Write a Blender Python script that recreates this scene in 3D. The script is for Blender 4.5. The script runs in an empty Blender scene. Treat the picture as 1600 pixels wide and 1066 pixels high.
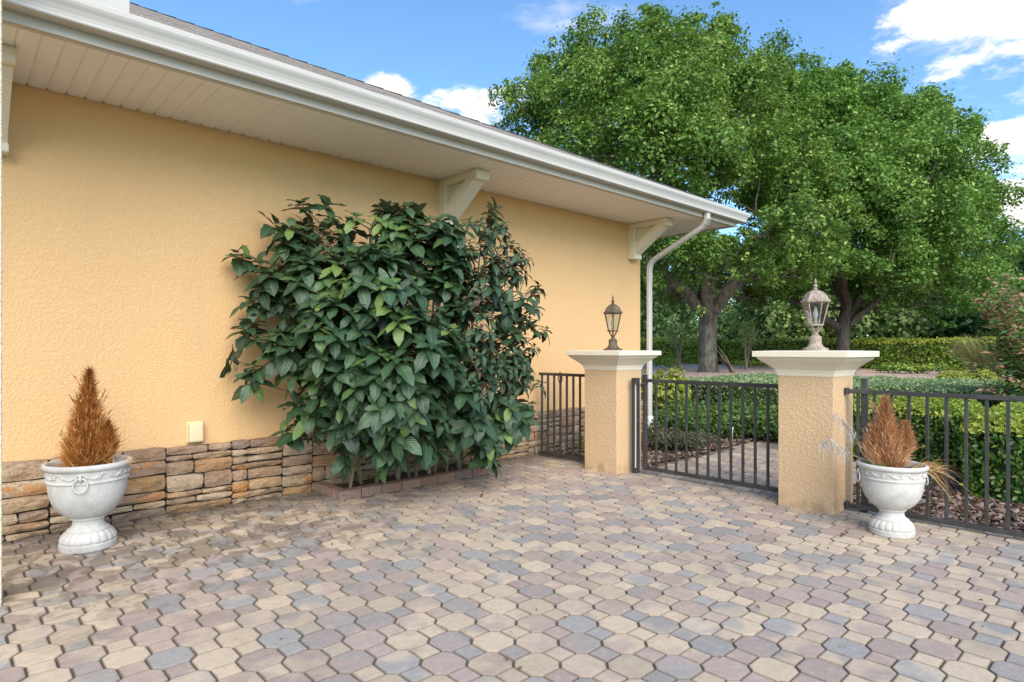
import bpy, bmesh, math, random
import numpy as np
from mathutils import Vector, Matrix, noise as mnoise

random.seed(7)
rng = np.random.default_rng(11)
R = math.radians
scene = bpy.context.scene
C = scene.collection

# ------------------------------------------------------------------ camera
EYE = 1.25
cam_d = bpy.data.cameras.new('camera')
cam = bpy.data.objects.new('camera', cam_d)
C.objects.link(cam)
cam.location = (0, 0, EYE)
cam.rotation_euler = (R(90), 0, R(-42.93))
cam_d.sensor_width = 36
cam_d.lens = 21.6
cam_d.shift_y = 0.00875
cam_d.clip_end = 2000
cam_d.clip_start = 0.05
scene.camera = cam

# ------------------------------------------------------------------ light
SUN_DIR = Vector((-0.58, -1.0, 0.88)).normalized()      # towards the sun
EXPOSURE = 1.1
world = bpy.data.worlds.new('World')
scene.world = world
world.use_nodes = True
wn, wl = world.node_tree.nodes, world.node_tree.links
wn.clear()
w_out = wn.new('ShaderNodeOutputWorld')
w_bg = wn.new('ShaderNodeBackground')
w_bg.inputs['Strength'].default_value = 0.13
sky = wn.new('ShaderNodeTexSky')
sky.sky_type = 'NISHITA'
sky.sun_disc = False
sky.sun_elevation = math.asin(SUN_DIR.z)
sky.sun_rotation = math.atan2(SUN_DIR.x, SUN_DIR.y)
sky.air_density = 1.0
sky.dust_density = 0.3
sky.ozone_density = 2.0
w_tc = wn.new('ShaderNodeTexCoord')


def wmath(op, a, b=None, c=None, clamp=False):
    n = wn.new('ShaderNodeMath'); n.operation = op; n.use_clamp = clamp
    for i, v in enumerate((a, b, c)):
        if v is None: continue
        if isinstance(v, (int, float)): n.inputs[i].default_value = v
        else: wl.new(v, n.inputs[i])
    return n.outputs[0]


def wvec(op, a, b=None):
    n = wn.new('ShaderNodeVectorMath'); n.operation = op
    for i, v in enumerate((a, b)):
        if v is None: continue
        if isinstance(v, (tuple, list)): n.inputs[i].default_value = v
        elif isinstance(v, (int, float)): n.inputs[i].default_value = (v, v, v)
        else: wl.new(v, n.inputs[i])
    return n


CA, SA = math.cos(R(42.93)), math.sin(R(42.93))


def cam_dir(px, py):
    r, u = (px - 800) / 960, (547 - py) / 960
    return Vector((CA * r + SA, -SA * r + CA, u))


dirn = wvec('NORMALIZE', w_tc.outputs['Generated']).outputs[0]
sep = wn.new('ShaderNodeSeparateXYZ'); wl.new(dirn, sep.inputs[0])
flat = wvec('MULTIPLY', dirn, (1, 1, 2.4)).outputs[0]
n1 = wn.new('ShaderNodeTexNoise'); n1.inputs['Scale'].default_value = 3.2
n1.inputs['Detail'].default_value = 9; n1.inputs['Roughness'].default_value = 0.58
wl.new(wvec('ADD', flat, (11.3, 2.7, 5.9)).outputs[0], n1.inputs['Vector'])
n2 = wn.new('ShaderNodeTexNoise'); n2.inputs['Scale'].default_value = 13
n2.inputs['Detail'].default_value = 8; n2.inputs['Roughness'].default_value = 0.62
wl.new(flat, n2.inputs['Vector'])
dens = wmath('MULTIPLY', wmath('SUBTRACT', n1.outputs[0], 0.575), 3.2)
# the cumulus banks that stand in this sky (centre direction, angular radius, vertical squash)
for px, py, rad, sq in ((735, 160, .085, 2.4), (615, 145, .045, 1.8), (1525, 18, .085, 1.9), (1640, 5, .13, 1.6),
                        (1580, 215, .07, 1.8), (1600, 290, .10, 1.4), (1690, 230, .16, 1.5), (1470, 10, .07, 2.0)):
    c = cam_dir(px, py).normalized()
    dv = wvec('MULTIPLY', wvec('SUBTRACT', dirn, tuple(c)).outputs[0], (1, 1, sq)).outputs[0]
    ln = wvec('LENGTH', dv).outputs['Value']
    b = wmath('SUBTRACT', 1.0, wmath('DIVIDE', ln, rad))
    b = wmath('MAXIMUM', b, -1.0)
    b = wmath('ADD', wmath('MULTIPLY', b, 1.1), wmath('MULTIPLY', wmath('SUBTRACT', n2.outputs[0], 0.5), 3.4))
    dens = wmath('MAXIMUM', dens, b)
cl_ramp = wn.new('ShaderNodeMapRange'); cl_ramp.interpolation_type = 'SMOOTHSTEP'
wl.new(dens, cl_ramp.inputs['Value'])
cl_ramp.inputs['From Min'].default_value = 0.0
cl_ramp.inputs['From Max'].default_value = 0.75
above = wn.new('ShaderNodeMapRange')
wl.new(sep.outputs[2], above.inputs['Value'])
above.inputs['From Min'].default_value = 0.0
above.inputs['From Max'].default_value = 0.12
cmask = wmath('MULTIPLY', cl_ramp.outputs[0], above.outputs[0])
sky_gain = wn.new('ShaderNodeMix'); sky_gain.data_type = 'RGBA'; sky_gain.blend_type = 'MULTIPLY'
sky_gain.inputs[0].default_value = 1.0
wl.new(sky.outputs[0], sky_gain.inputs[6])
sky_gain.inputs[7].default_value = (0.66, 0.86, 0.98, 1)
wmix = wn.new('ShaderNodeMix'); wmix.data_type = 'RGBA'
wl.new(cmask, wmix.inputs[0])
wl.new(sky_gain.outputs[2], wmix.inputs[6])
wmix.inputs[7].default_value = (4.9, 4.75, 4.5, 1)
wl.new(wmix.outputs[2], w_bg.inputs['Color'])
wl.new(w_bg.outputs[0], w_out.inputs['Surface'])

sun_d = bpy.data.lights.new('sun', 'SUN')
sun_d.energy = 2.3
sun_d.angle = R(54)
sun_d.color = (1.0, 0.90, 0.76)
sun = bpy.data.objects.new('sun', sun_d)
C.objects.link(sun)
sun.rotation_euler = SUN_DIR.to_track_quat('Z', 'Y').to_euler()
sun.location = (-6, -8, 14)

vs = scene.view_settings
vs.view_transform = 'Standard'
vs.look = 'None'
vs.exposure = EXPOSURE
vs.gamma = 1.0
vs.use_curve_mapping = False


# ------------------------------------------------------------------ helpers
def at(px, py, d):
    """point seen at picture position (px, py) of the 1600x1066 photograph, d metres in front of the camera"""
    v = cam_dir(px, py) * d
    return Vector((v.x, v.y, v.z + EYE))


def link(o, parent=None):
    C.objects.link(o)
    if parent is not None: o.parent = parent
    return o


def tag(o, label, cat, group=None):
    o['label'] = label; o['category'] = cat
    if group: o['group'] = group
    return o


def empty(name, loc=(0, 0, 0), rz=0.0, parent=None):
    o = bpy.data.objects.new(name, None)
    o.location = loc; o.rotation_euler = (0, 0, rz)
    o.empty_display_size = 0.1
    return link(o, parent)


def thing(name, label, cat, loc=(0, 0, 0), rz=0.0, group=None):
    return tag(empty(name, loc, rz), label, cat, group)


def finish(me, m, smooth=False):
    if m is not None: me.materials.append(m)
    if smooth:
        me.polygons.foreach_set('use_smooth', [True] * len(me.polygons))
    return me


def obj(name, bm, m=None, parent=None, smooth=False):
    me = bpy.data.meshes.new(name)
    bm.to_mesh(me); bm.free()
    finish(me, m, smooth)
    return link(bpy.data.objects.new(name, me), parent)


def put(name, me, parent=None, loc=None, rot=None):
    o = bpy.data.objects.new(name, me)
    if loc is not None: o.location = loc
    if rot is not None: o.rotation_euler = rot
    return link(o, parent)


def autosmooth(o, ang=40):
    me = o.data
    me.polygons.foreach_set('use_smooth', [True] * len(me.polygons))
    bm = bmesh.new(); bm.from_mesh(me)
    for e in bm.edges:
        if len(e.link_faces) == 2 and e.calc_face_angle(0) > R(ang): e.smooth = False
    bm.to_mesh(me); bm.free()
    return o


def box(bm, x0, x1, y0, y1, z0, z1, bev=0.0, mat=None, seg=1):
    ps = [(x, y, z) for z in (z0, z1) for y in (y0, y1) for x in (x0, x1)]
    vs_ = [bm.verts.new(p) for p in ps]
    fs = [bm.faces.new([vs_[i] for i in f]) for f in
          ((0, 2, 3, 1), (4, 5, 7, 6), (0, 1, 5, 4), (2, 6, 7, 3), (0, 4, 6, 2), (1, 3, 7, 5))]
    if bev > 0:
        es = list({e for f in fs for e in f.edges})
        r = bmesh.ops.bevel(bm, geom=es, offset=bev, segments=seg, affect='EDGES', profile=0.6)
        vs_ = list({v for f in r['faces'] for v in f.verts} | {v for v in vs_ if v.is_valid})
    if mat is not None:
        bmesh.ops.transform(bm, matrix=mat, verts=vs_)
    return vs_


def tube(bm, pts, rads, seg=8, cap=True, wob=0.0, seed=0):
    pts = [Vector(p) for p in pts]
    if isinstance(rads, (int, float)): rads = [rads] * len(pts)
    rings = []
    up = Vector((0.13, 0.31, 0.94)).normalized()
    t0 = (pts[1] - pts[0]).normalized()
    if abs(t0.dot(up)) > .95: up = Vector((1, 0.1, 0)).normalized()
    n = (up - t0 * up.dot(t0)).normalized()
    for i, p in enumerate(pts):
        if i == 0: t = pts[1] - pts[0]
        elif i == len(pts) - 1: t = pts[-1] - pts[-2]
        else: t = pts[i + 1] - pts[i - 1]
        t.normalize()
        n = (n - t * n.dot(t)).normalized()
        b = t.cross(n)
        ring = []
        for k in range(seg):
            a = 2 * math.pi * k / seg
            rr = rads[i]
            if wob: rr *= 1 + wob * mnoise.noise(Vector((math.cos(a) * 1.7 + seed, math.sin(a) * 1.7, i * .45)))
            ring.append(bm.verts.new(p + (n * math.cos(a) + b * math.sin(a)) * rr))
        rings.append(ring)
    for a, b in zip(rings, rings[1:]):
        for k in range(seg):
            bm.faces.new((a[k], a[(k + 1) % seg], b[(k + 1) % seg], b[k]))
    if cap:
        bm.faces.new(rings[0][::-1]); bm.faces.new(rings[-1])


def lathe(bm, prof, seg=48, rad_fn=None, close_top=False, close_bot=False):
    rings = []
    for j, (r, z) in enumerate(prof):
        ring = []
        for k in range(seg):
            a = 2 * math.pi * k / seg
            rr = r if rad_fn is None else rad_fn(j, r, a)
            ring.append(bm.verts.new((rr * math.cos(a), rr * math.sin(a), z)))
        rings.append(ring)
    for a, b in zip(rings, rings[1:]):
        for k in range(seg):
            bm.faces.new((a[k], a[(k + 1) % seg], b[(k + 1) % seg], b[k]))
    if close_bot: bm.faces.new(rings[0][::-1])
    if close_top: bm.faces.new(rings[-1])


def prism(bm, poly, mat4, depth):
    """poly in local xy, extruded along local z by depth, placed by mat4"""
    a = [bm.verts.new(mat4 @ Vector((x, y, 0))) for x, y in poly]
    b = [bm.verts.new(mat4 @ Vector((x, y, depth))) for x, y in poly]
    n = len(poly)
    bm.faces.new(a[::-1]); bm.faces.new(b)
    for i in range(n):
        bm.faces.new((a[i], a[(i + 1) % n], b[(i + 1) % n], b[i]))


def torus(bm, Rr, r, mat4, seg=24, sub=8, arc=2 * math.pi):
    full = abs(arc - 2 * math.pi) < 1e-4
    n = seg if full else seg + 1
    rings = []
    for i in range(n):
        a = arc * i / seg
        rings.append([bm.verts.new(mat4 @ Vector(((Rr + r * math.cos(b)) * math.cos(a), (Rr + r * math.cos(b)) * math.sin(a), r * math.sin(b))))
                      for b in [2 * math.pi * k / sub for k in range(sub)]])
    for i in range(seg if full else seg):
        A, B = rings[i], rings[(i + 1) % n]
        for k in range(sub):
            bm.faces.new((A[k], B[k], B[(k + 1) % sub], A[(k + 1) % sub]))


def np_mesh(name, verts, faces, m, attr=None, smooth=False):
    """verts Nx3, faces FxK (K = 3 or 4), attr per-vertex float 'rnd'"""
    me = bpy.data.meshes.new(name)
    verts = np.asarray(verts, dtype=np.float32); faces = np.asarray(faces, dtype=np.int32)
    k = faces.shape[1]
    me.vertices.add(len(verts)); me.vertices.foreach_set('co', verts.ravel())
    me.loops.add(faces.size); me.loops.foreach_set('vertex_index', faces.ravel())
    me.polygons.add(len(faces)); me.polygons.foreach_set('loop_start', np.arange(0, faces.size, k, dtype=np.int32))
    if smooth: me.polygons.foreach_set('use_smooth', np.ones(len(faces), dtype=bool))
    me.update(calc_edges=True)
    if attr is not None:
        a = me.attributes.new('rnd', 'FLOAT', 'POINT')
        a.data.foreach_set('value', np.asarray(attr, dtype=np.float32))
    if m is not None: me.materials.append(m)
    return me


def nrm(v):
    return v / np.maximum(np.linalg.norm(v, axis=1, keepdims=True), 1e-9)


def leaf_cards(name, pos, normal, size, m, aspect=0.6, fold=0.18, rnd=None, axis=None, droop=0.0):
    """many small folded leaves (two triangles each, hinged on the midrib)"""
    n = len(pos)
    pos = np.asarray(pos); normal = nrm(np.asarray(normal))
    if axis is None: axis = rng.normal(size=(n, 3))
    ax = nrm(axis - normal * np.sum(axis * normal, axis=1, keepdims=True))
    sd = np.cross(normal, ax)
    s = np.broadcast_to(np.asarray(size, dtype=float), (n,))[:, None]
    v = np.empty((n, 4, 3))
    v[:, 0] = pos - ax * s * 0.5
    v[:, 2] = pos + ax * s * 0.5 - normal * s * droop
    v[:, 1] = pos + sd * s * aspect * 0.5 + normal * s * fold
    v[:, 3] = pos - sd * s * aspect * 0.5 + normal * s * fold
    i = np.arange(n)[:, None] * 4
    faces = np.concatenate([i + np.array([0, 1, 2]), i + np.array([0, 2, 3])], axis=0)
    if rnd is None: rnd = rng.random(n)
    return np_mesh(name, v.reshape(-1, 3), faces, m, np.repeat(rnd, 4))


# ------------------------------------------------------------------ materials
class NT:
    def __init__(self, name):
        self.m = bpy.data.materials.new(name); self.m.use_nodes = True
        self.n = self.m.node_tree.nodes; self.l = self.m.node_tree.links
        self.b = self.n['Principled BSDF']; self.out = self.n['Material Output']
        self.geo = None; self.tc = None

    def node(self, t, **kw):
        n = self.n.new(t)
        for k, v in kw.items(): setattr(n, k, v)
        return n

    def set(self, sock, v):
        if isinstance(v, (int, float)): sock.default_value = v
        elif isinstance(v, (tuple, list)): sock.default_value = tuple(v) + ((1,) if len(v) == 3 and sock.type == 'RGBA' else ())
        else: self.l.new(v, sock)

    def pos(self):
        if self.geo is None: self.geo = self.node('ShaderNodeNewGeometry')
        return self.geo.outputs['Position']

    def objco(self):
        if self.tc is None: self.tc = self.node('ShaderNodeTexCoord')
        return self.tc.outputs['Object']

    def math(self, op, a, b=None, clamp=False):
        n = self.node('ShaderNodeMath', operation=op, use_clamp=clamp)
        self.set(n.inputs[0], a)
        if b is not None: self.set(n.inputs[1], b)
        return n.outputs[0]

    def noise(self, scale, detail=4, rough=.55, vec=None, dist=0.0, color=False):
        n = self.node('ShaderNodeTexNoise')
        self.set(n.inputs['Scale'], scale); self.set(n.inputs['Detail'], detail)
        self.set(n.inputs['Roughness'], rough); self.set(n.inputs['Distortion'], dist)
        self.l.new(vec if vec is not None else self.pos(), n.inputs['Vector'])
        return n.outputs['Color' if color else 'Fac']

    def voro(self, scale, vec=None, feature='F1', out='Distance'):
        n = self.node('ShaderNodeTexVoronoi', feature=feature)
        self.set(n.inputs['Scale'], scale)
        self.l.new(vec if vec is not None else self.pos(), n.inputs['Vector'])
        return n.outputs[out]

    def vscale(self, vec, s):
        n = self.node('ShaderNodeVectorMath', operation='MULTIPLY')
        self.l.new(vec, n.inputs[0]); n.inputs[1].default_value = s
        return n.outputs[0]

    def rng_(self, v, a, b, c=0.0, d=1.0, smooth=False):
        n = self.node('ShaderNodeMapRange')
        if smooth: n.interpolation_type = 'SMOOTHSTEP'
        for k, x in zip(('Value', 'From Min', 'From Max', 'To Min', 'To Max'), (v, a, b, c, d)): self.set(n.inputs[k], x)
        return n.outputs[0]

    def ramp(self, f, stops, mode='LINEAR'):
        n = self.node('ShaderNodeValToRGB')
        n.color_ramp.interpolation = mode
        els = n.color_ramp.elements
        while len(els) < len(stops): els.new(0.5)
        for e, (p, c) in zip(els, stops):
            e.position = p; e.color = tuple(c) + (1,)
        self.l.new(f, n.inputs[0])
        return n.outputs[0]

    def mix(self, f, a, b, mode='MIX'):
        n = self.node('ShaderNodeMix', data_type='RGBA', blend_type=mode)
        self.set(n.inputs[0], f); self.set(n.inputs[6], a); self.set(n.inputs[7], b)
        return n.outputs[2]

    def attr(self, name='rnd'):
        n = self.node('ShaderNodeAttribute', attribute_name=name)
        return n.outputs['Fac']

    def bump(self, h, strength=0.5, dist=0.01, prev=None):
        n = self.node('ShaderNodeBump')
        n.inputs['Strength'].default_value = strength; n.inputs['Distance'].default_value = dist
        self.l.new(h, n.inputs['Height'])
        if prev is not None: self.l.new(prev, n.inputs['Normal'])
        return n.outputs[0]

    def done(self, color=None, rough=None, normal=None, spec=None, metal=None):
        i = self.b.inputs
        if color is not None: self.set(i['Base Color'], color)
        if rough is not None: self.set(i['Roughness'], rough)
        if normal is not None: self.l.new(normal, i['Normal'])
        if spec is not None: i['Specular IOR Level'].default_value = spec
        if metal is not None: i['Metallic'].default_value = metal
        return self.m


M = {}


def stucco(name, col, scale=34, amt=0.6):
    t = NT(name)
    co = t.pos()
    w = t.noise(scale, 2.5, .5, co, dist=0.9)
    h = t.rng_(w, .40, .62, 0, 1, True)
    fine = t.noise(180, 2, .6, co)
    hh = t.math('ADD', h, t.math('MULTIPLY', fine, .25))
    big = t.noise(1.3, 3, .6, co)
    c = t.mix(t.rng_(big, .3, .7, 0, .10), col, tuple(x * .86 for x in col))
    c = t.mix(t.rng_(h, 0, 1, .10, 0), c, tuple(x * .8 for x in col))
    stv = t.noise(2.2, 5, .6, t.vscale(co, (1.6, 1.6, .16)))
    c = t.mix(t.rng_(stv, .52, .75, 0, .16), c, (.46, .34, .22))
    # faint splash dirt in the lowest decimetres
    sz = t.node('ShaderNodeSeparateXYZ'); t.l.new(co, sz.inputs[0])
    low = t.math('MULTIPLY', t.rng_(sz.outputs[2], 0.0, .16, 1, 0, True), t.rng_(t.noise(9, 4, .6, co), .35, .65))
    c = t.mix(t.math('MULTIPLY', low, .55), c, (.20, .15, .10))
    return t.done(c, .88, t.bump(hh, amt, .006), .2)


M['wall'] = stucco('stucco_wall', (.80, .505, .245), 55, .45)
M['pillar'] = stucco('stucco_pillar', (.70, .475, .275), 50, .52)
M['wing'] = stucco('stucco_wing', (.70, .60, .45), 30, .6)


def painted(name, col, rough=.45, dirt=.12, spec=.4, scale=3.0):
    t = NT(name)
    d = t.noise(scale, 6, .65)
    c = t.mix(t.rng_(d, .45, .75, 0, dirt), col, tuple(x * .55 for x in col))
    s = t.noise(70, 3, .6)
    return t.done(c, t.rng_(d, .3, .7, rough - .06, rough + .12), t.bump(s, .08, .002), spec)


M['soffit'] = painted('soffit_vinyl', (.86, .83, .81), .5, .10)
M['trim'] = painted('cream_trim', (.80, .72, .55), .5, .10)
M['cap'] = painted('cream_cap', (.84, .735, .555), .55, .14)
M['gutter'] = painted('gutter_white', (.54, .515, .475), .5, .16, .25, 2.2)
M['fascia'] = painted('fascia_white', (.60, .55, .48), .6, .14, .15)
M['outlet'] = painted('outlet_cover', (.80, .62, .38), .4, .05)
M['pvc'] = painted('white_pvc', (.82, .82, .80), .35, .08)
M['dark_gap'] = NT('dark_gap').done((.02, .017, .013), .9)
M['felt'] = NT('roof_felt').done((.05, .047, .045), .95)


def metal_dark():
    t = NT('dark_bronze_metal')
    d = t.noise(6, 6, .65)
    c = t.mix(t.rng_(d, .5, .8, 0, .7), (.045, .041, .038), (.12, .112, .105))
    return t.done(c, t.rng_(d, .3, .8, .38, .6), t.bump(t.noise(120, 2), .06, .001), .5)


M['iron'] = metal_dark()


def lantern_metal(name, a, b):
    t = NT(name)
    d = t.noise(45, 5, .65)
    e = t.noise(11, 4, .6)
    c = t.mix(t.rng_(d, .4, .65), a, b)
    c = t.mix(t.rng_(e, .5, .75, 0, .6), c, tuple(x * 1.25 for x in b))
    return t.done(c, .62, t.bump(d, .25, .002), .35)


M['lant_dark'] = lantern_metal('lantern_bronze', (.07, .048, .030), (.17, .125, .085))
M['lant_pale'] = lantern_metal('lantern_weathered', (.26, .19, .14), (.44, .37, .31))


def glass():
    t = NT('lantern_glass')
    for n in list(t.n):
        if n.name == 'Principled BSDF': t.n.remove(n)
    tr = t.node('ShaderNodeBsdfTransparent'); tr.inputs[0].default_value = (.93, .94, .93, 1)
    gl = t.node('ShaderNodeBsdfGlossy'); gl.inputs['Roughness'].default_value = .06
    fr = t.node('ShaderNodeFresnel'); fr.inputs[0].default_value = 1.5
    f = t.math('ADD', t.math('MULTIPLY', fr.outputs[0], .9), .06)
    mx = t.node('ShaderNodeMixShader')
    t.l.new(f, mx.inputs[0]); t.l.new(tr.outputs[0], mx.inputs[1]); t.l.new(gl.outputs[0], mx.inputs[2])
    t.l.new(mx.outputs[0], t.out.inputs[0])
    return t.m


M['glass'] = glass()
M['bulb'] = painted('frosted_bulb', (.82, .80, .75), .3, .03)


def urn_mat():
    t = NT('urn_cement')
    co = t.objco()
    d = t.noise(9, 7, .7, co); f = t.noise(60, 4, .65, co)
    c = t.mix(t.rng_(d, .42, .72), (.63, .605, .56), (.44, .415, .375))
    pit = t.rng_(t.noise(34, 5, .7, co), .62, .70, 0, 1, True)
    patch = t.rng_(t.noise(3.1, 2, .5, co), .46, .60)
    c = t.mix(t.math('MULTIPLY', pit, t.math('MULTIPLY', patch, .75)), c, (.36, .34, .31))
    sz = t.node('ShaderNodeSeparateXYZ'); t.l.new(co, sz.inputs[0])
    low = t.math('MULTIPLY', t.rng_(sz.outputs[2], .0, .06, 1, 0, True), t.rng_(f, .35, .65))
    c = t.mix(t.math('MULTIPLY', low, .5), c, (.33, .30, .25))
    hh = t.math('SUBTRACT', t.math('MULTIPLY', f, .35), t.math('MULTIPLY', pit, .6))
    return t.done(c, .72, t.bump(hh, .35, .004), .3)


M['urn'] = urn_mat()


def soil(name, a, b, scale=40):
    t = NT(name)
    n = t.noise(scale, 6, .7)
    return t.done(t.mix(t.rng_(n, .35, .65), a, b), .95, t.bump(n, .8, .02), .15)


M['soil'] = soil('potting_soil', (.045, .03, .02), (.16, .12, .09))


def mulch_ground():
    t = NT('mulch_ground')
    n = t.noise(16, 6, .7); v = t.voro(22)
    c = t.mix(t.rng_(n, .35, .65), (.10, .065, .048), (.30, .21, .165))
    c = t.mix(t.rng_(v, .1, .5, .5, 0), c, (.42, .31, .26))
    return t.done(c, .95, t.bump(v, .9, .03), .1)


M['mulch'] = mulch_ground()


def far_mulch():
    t = NT('far_mulch')
    n = t.noise(7, 7, .75)
    c = t.mix(t.rng_(n, .35, .65), (.40, .27, .215), (.70, .51, .42))
    return t.done(c, .95, t.bump(n, .8, .05), .1)


M['far_mulch'] = far_mulch()


def chips_mat():
    t = NT('bark_chips')
    r = t.attr()
    n = t.noise(60, 4, .6)
    c = t.ramp(r, [(0, (.05, .032, .024)), (.3, (.13, .075, .052)), (.6, (.25, .165, .125)), (.85, (.38, .28, .225)), (1, (.50, .42, .36))])
    c = t.mix(t.rng_(n, .4, .7, 0, .45), c, (.06, .04, .03))
    return t.done(c, .85, t.bump(n, .5, .004), .25)


M['chips'] = chips_mat()


def grass_ground():
    t = NT('lawn_ground')
    n = t.noise(3, 6, .7); f = t.noise(60, 4, .7)
    c = t.mix(t.rng_(n, .3, .7), (.06, .11, .025), (.12, .16, .05))
    c = t.mix(t.rng_(f, .35, .7, 0, .5), c, (.18, .19, .08))
    return t.done(c, .9, t.bump(f, .8, .03), .1)


M['lawn'] = grass_ground()


def sand_mat():
    t = NT('joint_sand')
    n = t.noise(150, 5, .7); g = t.noise(2.2, 3, .6)
    c = t.mix(t.rng_(n, .35, .65), (.09, .075, .06), (.20, .165, .13))
    c = t.mix(t.rng_(g, .4, .7, 0, .3), c, (.07, .08, .04))
    return t.done(c, .95, t.bump(n, .6, .004), .1)


M['sand'] = sand_mat()


def paver_mat():
    t = NT('concrete_paver')
    r = t.attr(); co = t.pos()
    TAN, MAU, BLU, PINK = (.55, .44, .315), (.39, .302, .262), (.31, .295, .278), (.45, .345, .28)
    c1 = t.ramp(r, [(0, TAN), (.40, TAN), (.42, MAU), (.66, MAU), (.68, BLU), (.84, BLU), (.86, PINK), (1, PINK)], 'CONSTANT')
    r2 = t.math('FRACT', t.math('MULTIPLY', r, 17.31))
    c2 = t.ramp(r2, [(0, MAU), (.35, MAU), (.36, TAN), (.72, TAN), (.73, BLU), (1, BLU)], 'CONSTANT')
    blend = t.rng_(t.noise(5.2, 1.2, .5, co), .40, .62, 0, 1, True)
    c = t.mix(t.math('MULTIPLY', blend, .75), c1, c2)
    # tone shift per stone
    tone = t.rng_(t.math('FRACT', t.math('MULTIPLY', r, 53.7)), 0, 1, .86, 1.12)
    tn = t.node('ShaderNodeVectorMath', operation='SCALE'); t.l.new(c, tn.inputs[0]); t.l.new(tone, tn.inputs['Scale'])
    c = tn.outputs[0]
    # aggregate speckle
    sp = t.noise(210, 2.5, .65, co)
    c = t.mix(t.rng_(sp, .52, .72, 0, .38), c, (.70, .64, .56))
    sp2 = t.noise(150, 2.5, .6, t.vscale(co, (1, 1, 1.01)))
    c = t.mix(t.rng_(sp2, .58, .74, 0, .35), c, (.12, .10, .09))
    mo = t.noise(26, 5, .7, co)
    c = t.mix(t.rng_(mo, .48, .70, 0, .30), c, (.24, .20, .165))
    c = t.mix(t.rng_(mo, .46, .30, 0, .25), c, (.66, .56, .44))
    # weathering: broad dull patches and damp stains beside the wall
    wz = t.noise(1.1, 5, .6, co)
    c = t.mix(t.rng_(wz, .50, .75, 0, .22), c, (.25, .21, .18))
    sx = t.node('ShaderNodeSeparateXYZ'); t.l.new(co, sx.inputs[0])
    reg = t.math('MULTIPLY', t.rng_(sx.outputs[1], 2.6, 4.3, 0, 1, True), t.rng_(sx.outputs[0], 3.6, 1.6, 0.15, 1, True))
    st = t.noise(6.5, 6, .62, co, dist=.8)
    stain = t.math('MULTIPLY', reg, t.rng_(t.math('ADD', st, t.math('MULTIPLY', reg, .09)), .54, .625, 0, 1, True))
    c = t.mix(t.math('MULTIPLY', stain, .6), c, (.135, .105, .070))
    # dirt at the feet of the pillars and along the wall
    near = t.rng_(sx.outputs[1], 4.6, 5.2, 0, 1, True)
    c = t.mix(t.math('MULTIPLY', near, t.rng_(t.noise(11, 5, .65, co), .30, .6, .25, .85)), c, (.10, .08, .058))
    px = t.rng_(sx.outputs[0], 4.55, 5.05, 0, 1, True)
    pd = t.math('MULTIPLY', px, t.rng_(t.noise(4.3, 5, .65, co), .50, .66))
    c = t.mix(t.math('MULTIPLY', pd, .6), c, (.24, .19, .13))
    c = t.mix(t.math('MULTIPLY', t.attr('edge'), t.rng_(t.noise(14, 4, .6, co), .3, .6, .5, .9)), c, (.10, .08, .064))
    h = t.math('ADD', t.math('MULTIPLY', sp, .6), t.math('MULTIPLY', t.noise(90, 3, .6, co), .5))
    return t.done(c, t.rng_(stain, 0, 1, .85, .6), t.bump(h, .35, .003), .25)


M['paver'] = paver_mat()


def brick_mat():
    t = NT('edging_brick')
    r = t.attr(); n = t.noise(40, 5, .65)
    c = t.ramp(r, [(0, (.24, .14, .10)), (.5, (.34, .21, .15)), (1, (.27, .19, .155))])
    c = t.mix(t.rng_(n, .42, .7, 0, .6), c, (.12, .085, .065))
    return t.done(c, .88, t.bump(n, .5, .005), .2)


M['brick'] = brick_mat()


def stone_mat():
    t = NT('ledge_stone')
    r = t.attr(); co = t.pos()
    sc = t.vscale(co, (.55, 1, 1.35))
    n = t.noise(11, 7, .68, sc, dist=.5); f = t.noise(55, 5, .65, co)
    base = t.ramp(r, [(0, (.43, .295, .18)), (.22, (.49, .375, .25)), (.42, (.34, .235, .16)), (.60, (.275, .20, .155)), (.80, (.43, .25, .11)), (1, (.52, .42, .30))])
    c = t.mix(t.rng_(n, .46, .66), base, (.24, .155, .10))
    r2 = t.math('FRACT', t.math('MULTIPLY', r, 29.3))
    rust = t.math('MULTIPLY', t.rng_(t.noise(6.5, 5, .6, sc, dist=.8), .50, .66, 0, 1, True), t.rng_(r2, .3, .9, .2, 1))
    c = t.mix(t.math('MULTIPLY', rust, .85), c, (.46, .20, .055))
    pale = t.rng_(t.noise(8, 5, .65, t.vscale(co, (.7, 1.2, 1.5))), .56, .72, 0, .7, True)
    c = t.mix(pale, c, (.54, .43, .31))
    c = t.mix(t.rng_(f, .50, .75, 0, .75), c, (.08, .055, .04))
    sz = t.node('ShaderNodeSeparateXYZ'); t.l.new(co, sz.inputs[0])
    low = t.math('MULTIPLY', t.rng_(sz.outputs[2], .0, .14, 1, 0, True), t.rng_(n, .35, .6))
    c = t.mix(t.math('MULTIPLY', low, .6), c, (.06, .05, .04))
    h = t.math('ADD', t.math('MULTIPLY', n, 1.2), t.math('MULTIPLY', f, .5))
    return t.done(c, .86, t.bump(h, .8, .012), .2)


M['stone'] = stone_mat()


def shingle_mat():
    t = NT('asphalt_shingle')
    n = t.noise(160, 3, .6); v = t.voro(7, t.vscale(t.pos(), (1, .01, .01)), out='Color')
    b = t.noise(5, 4, .6)
    c = t.mix(t.rng_(n, .35, .65), (.16, .14, .125), (.46, .42, .39))
    c = t.mix(t.rng_(b, .4, .65, 0, .6), c, (.15, .11, .09))
    return t.done(c, .95, t.bump(n, .5, .004), .1)


M['shingle'] = shingle_mat()


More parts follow.
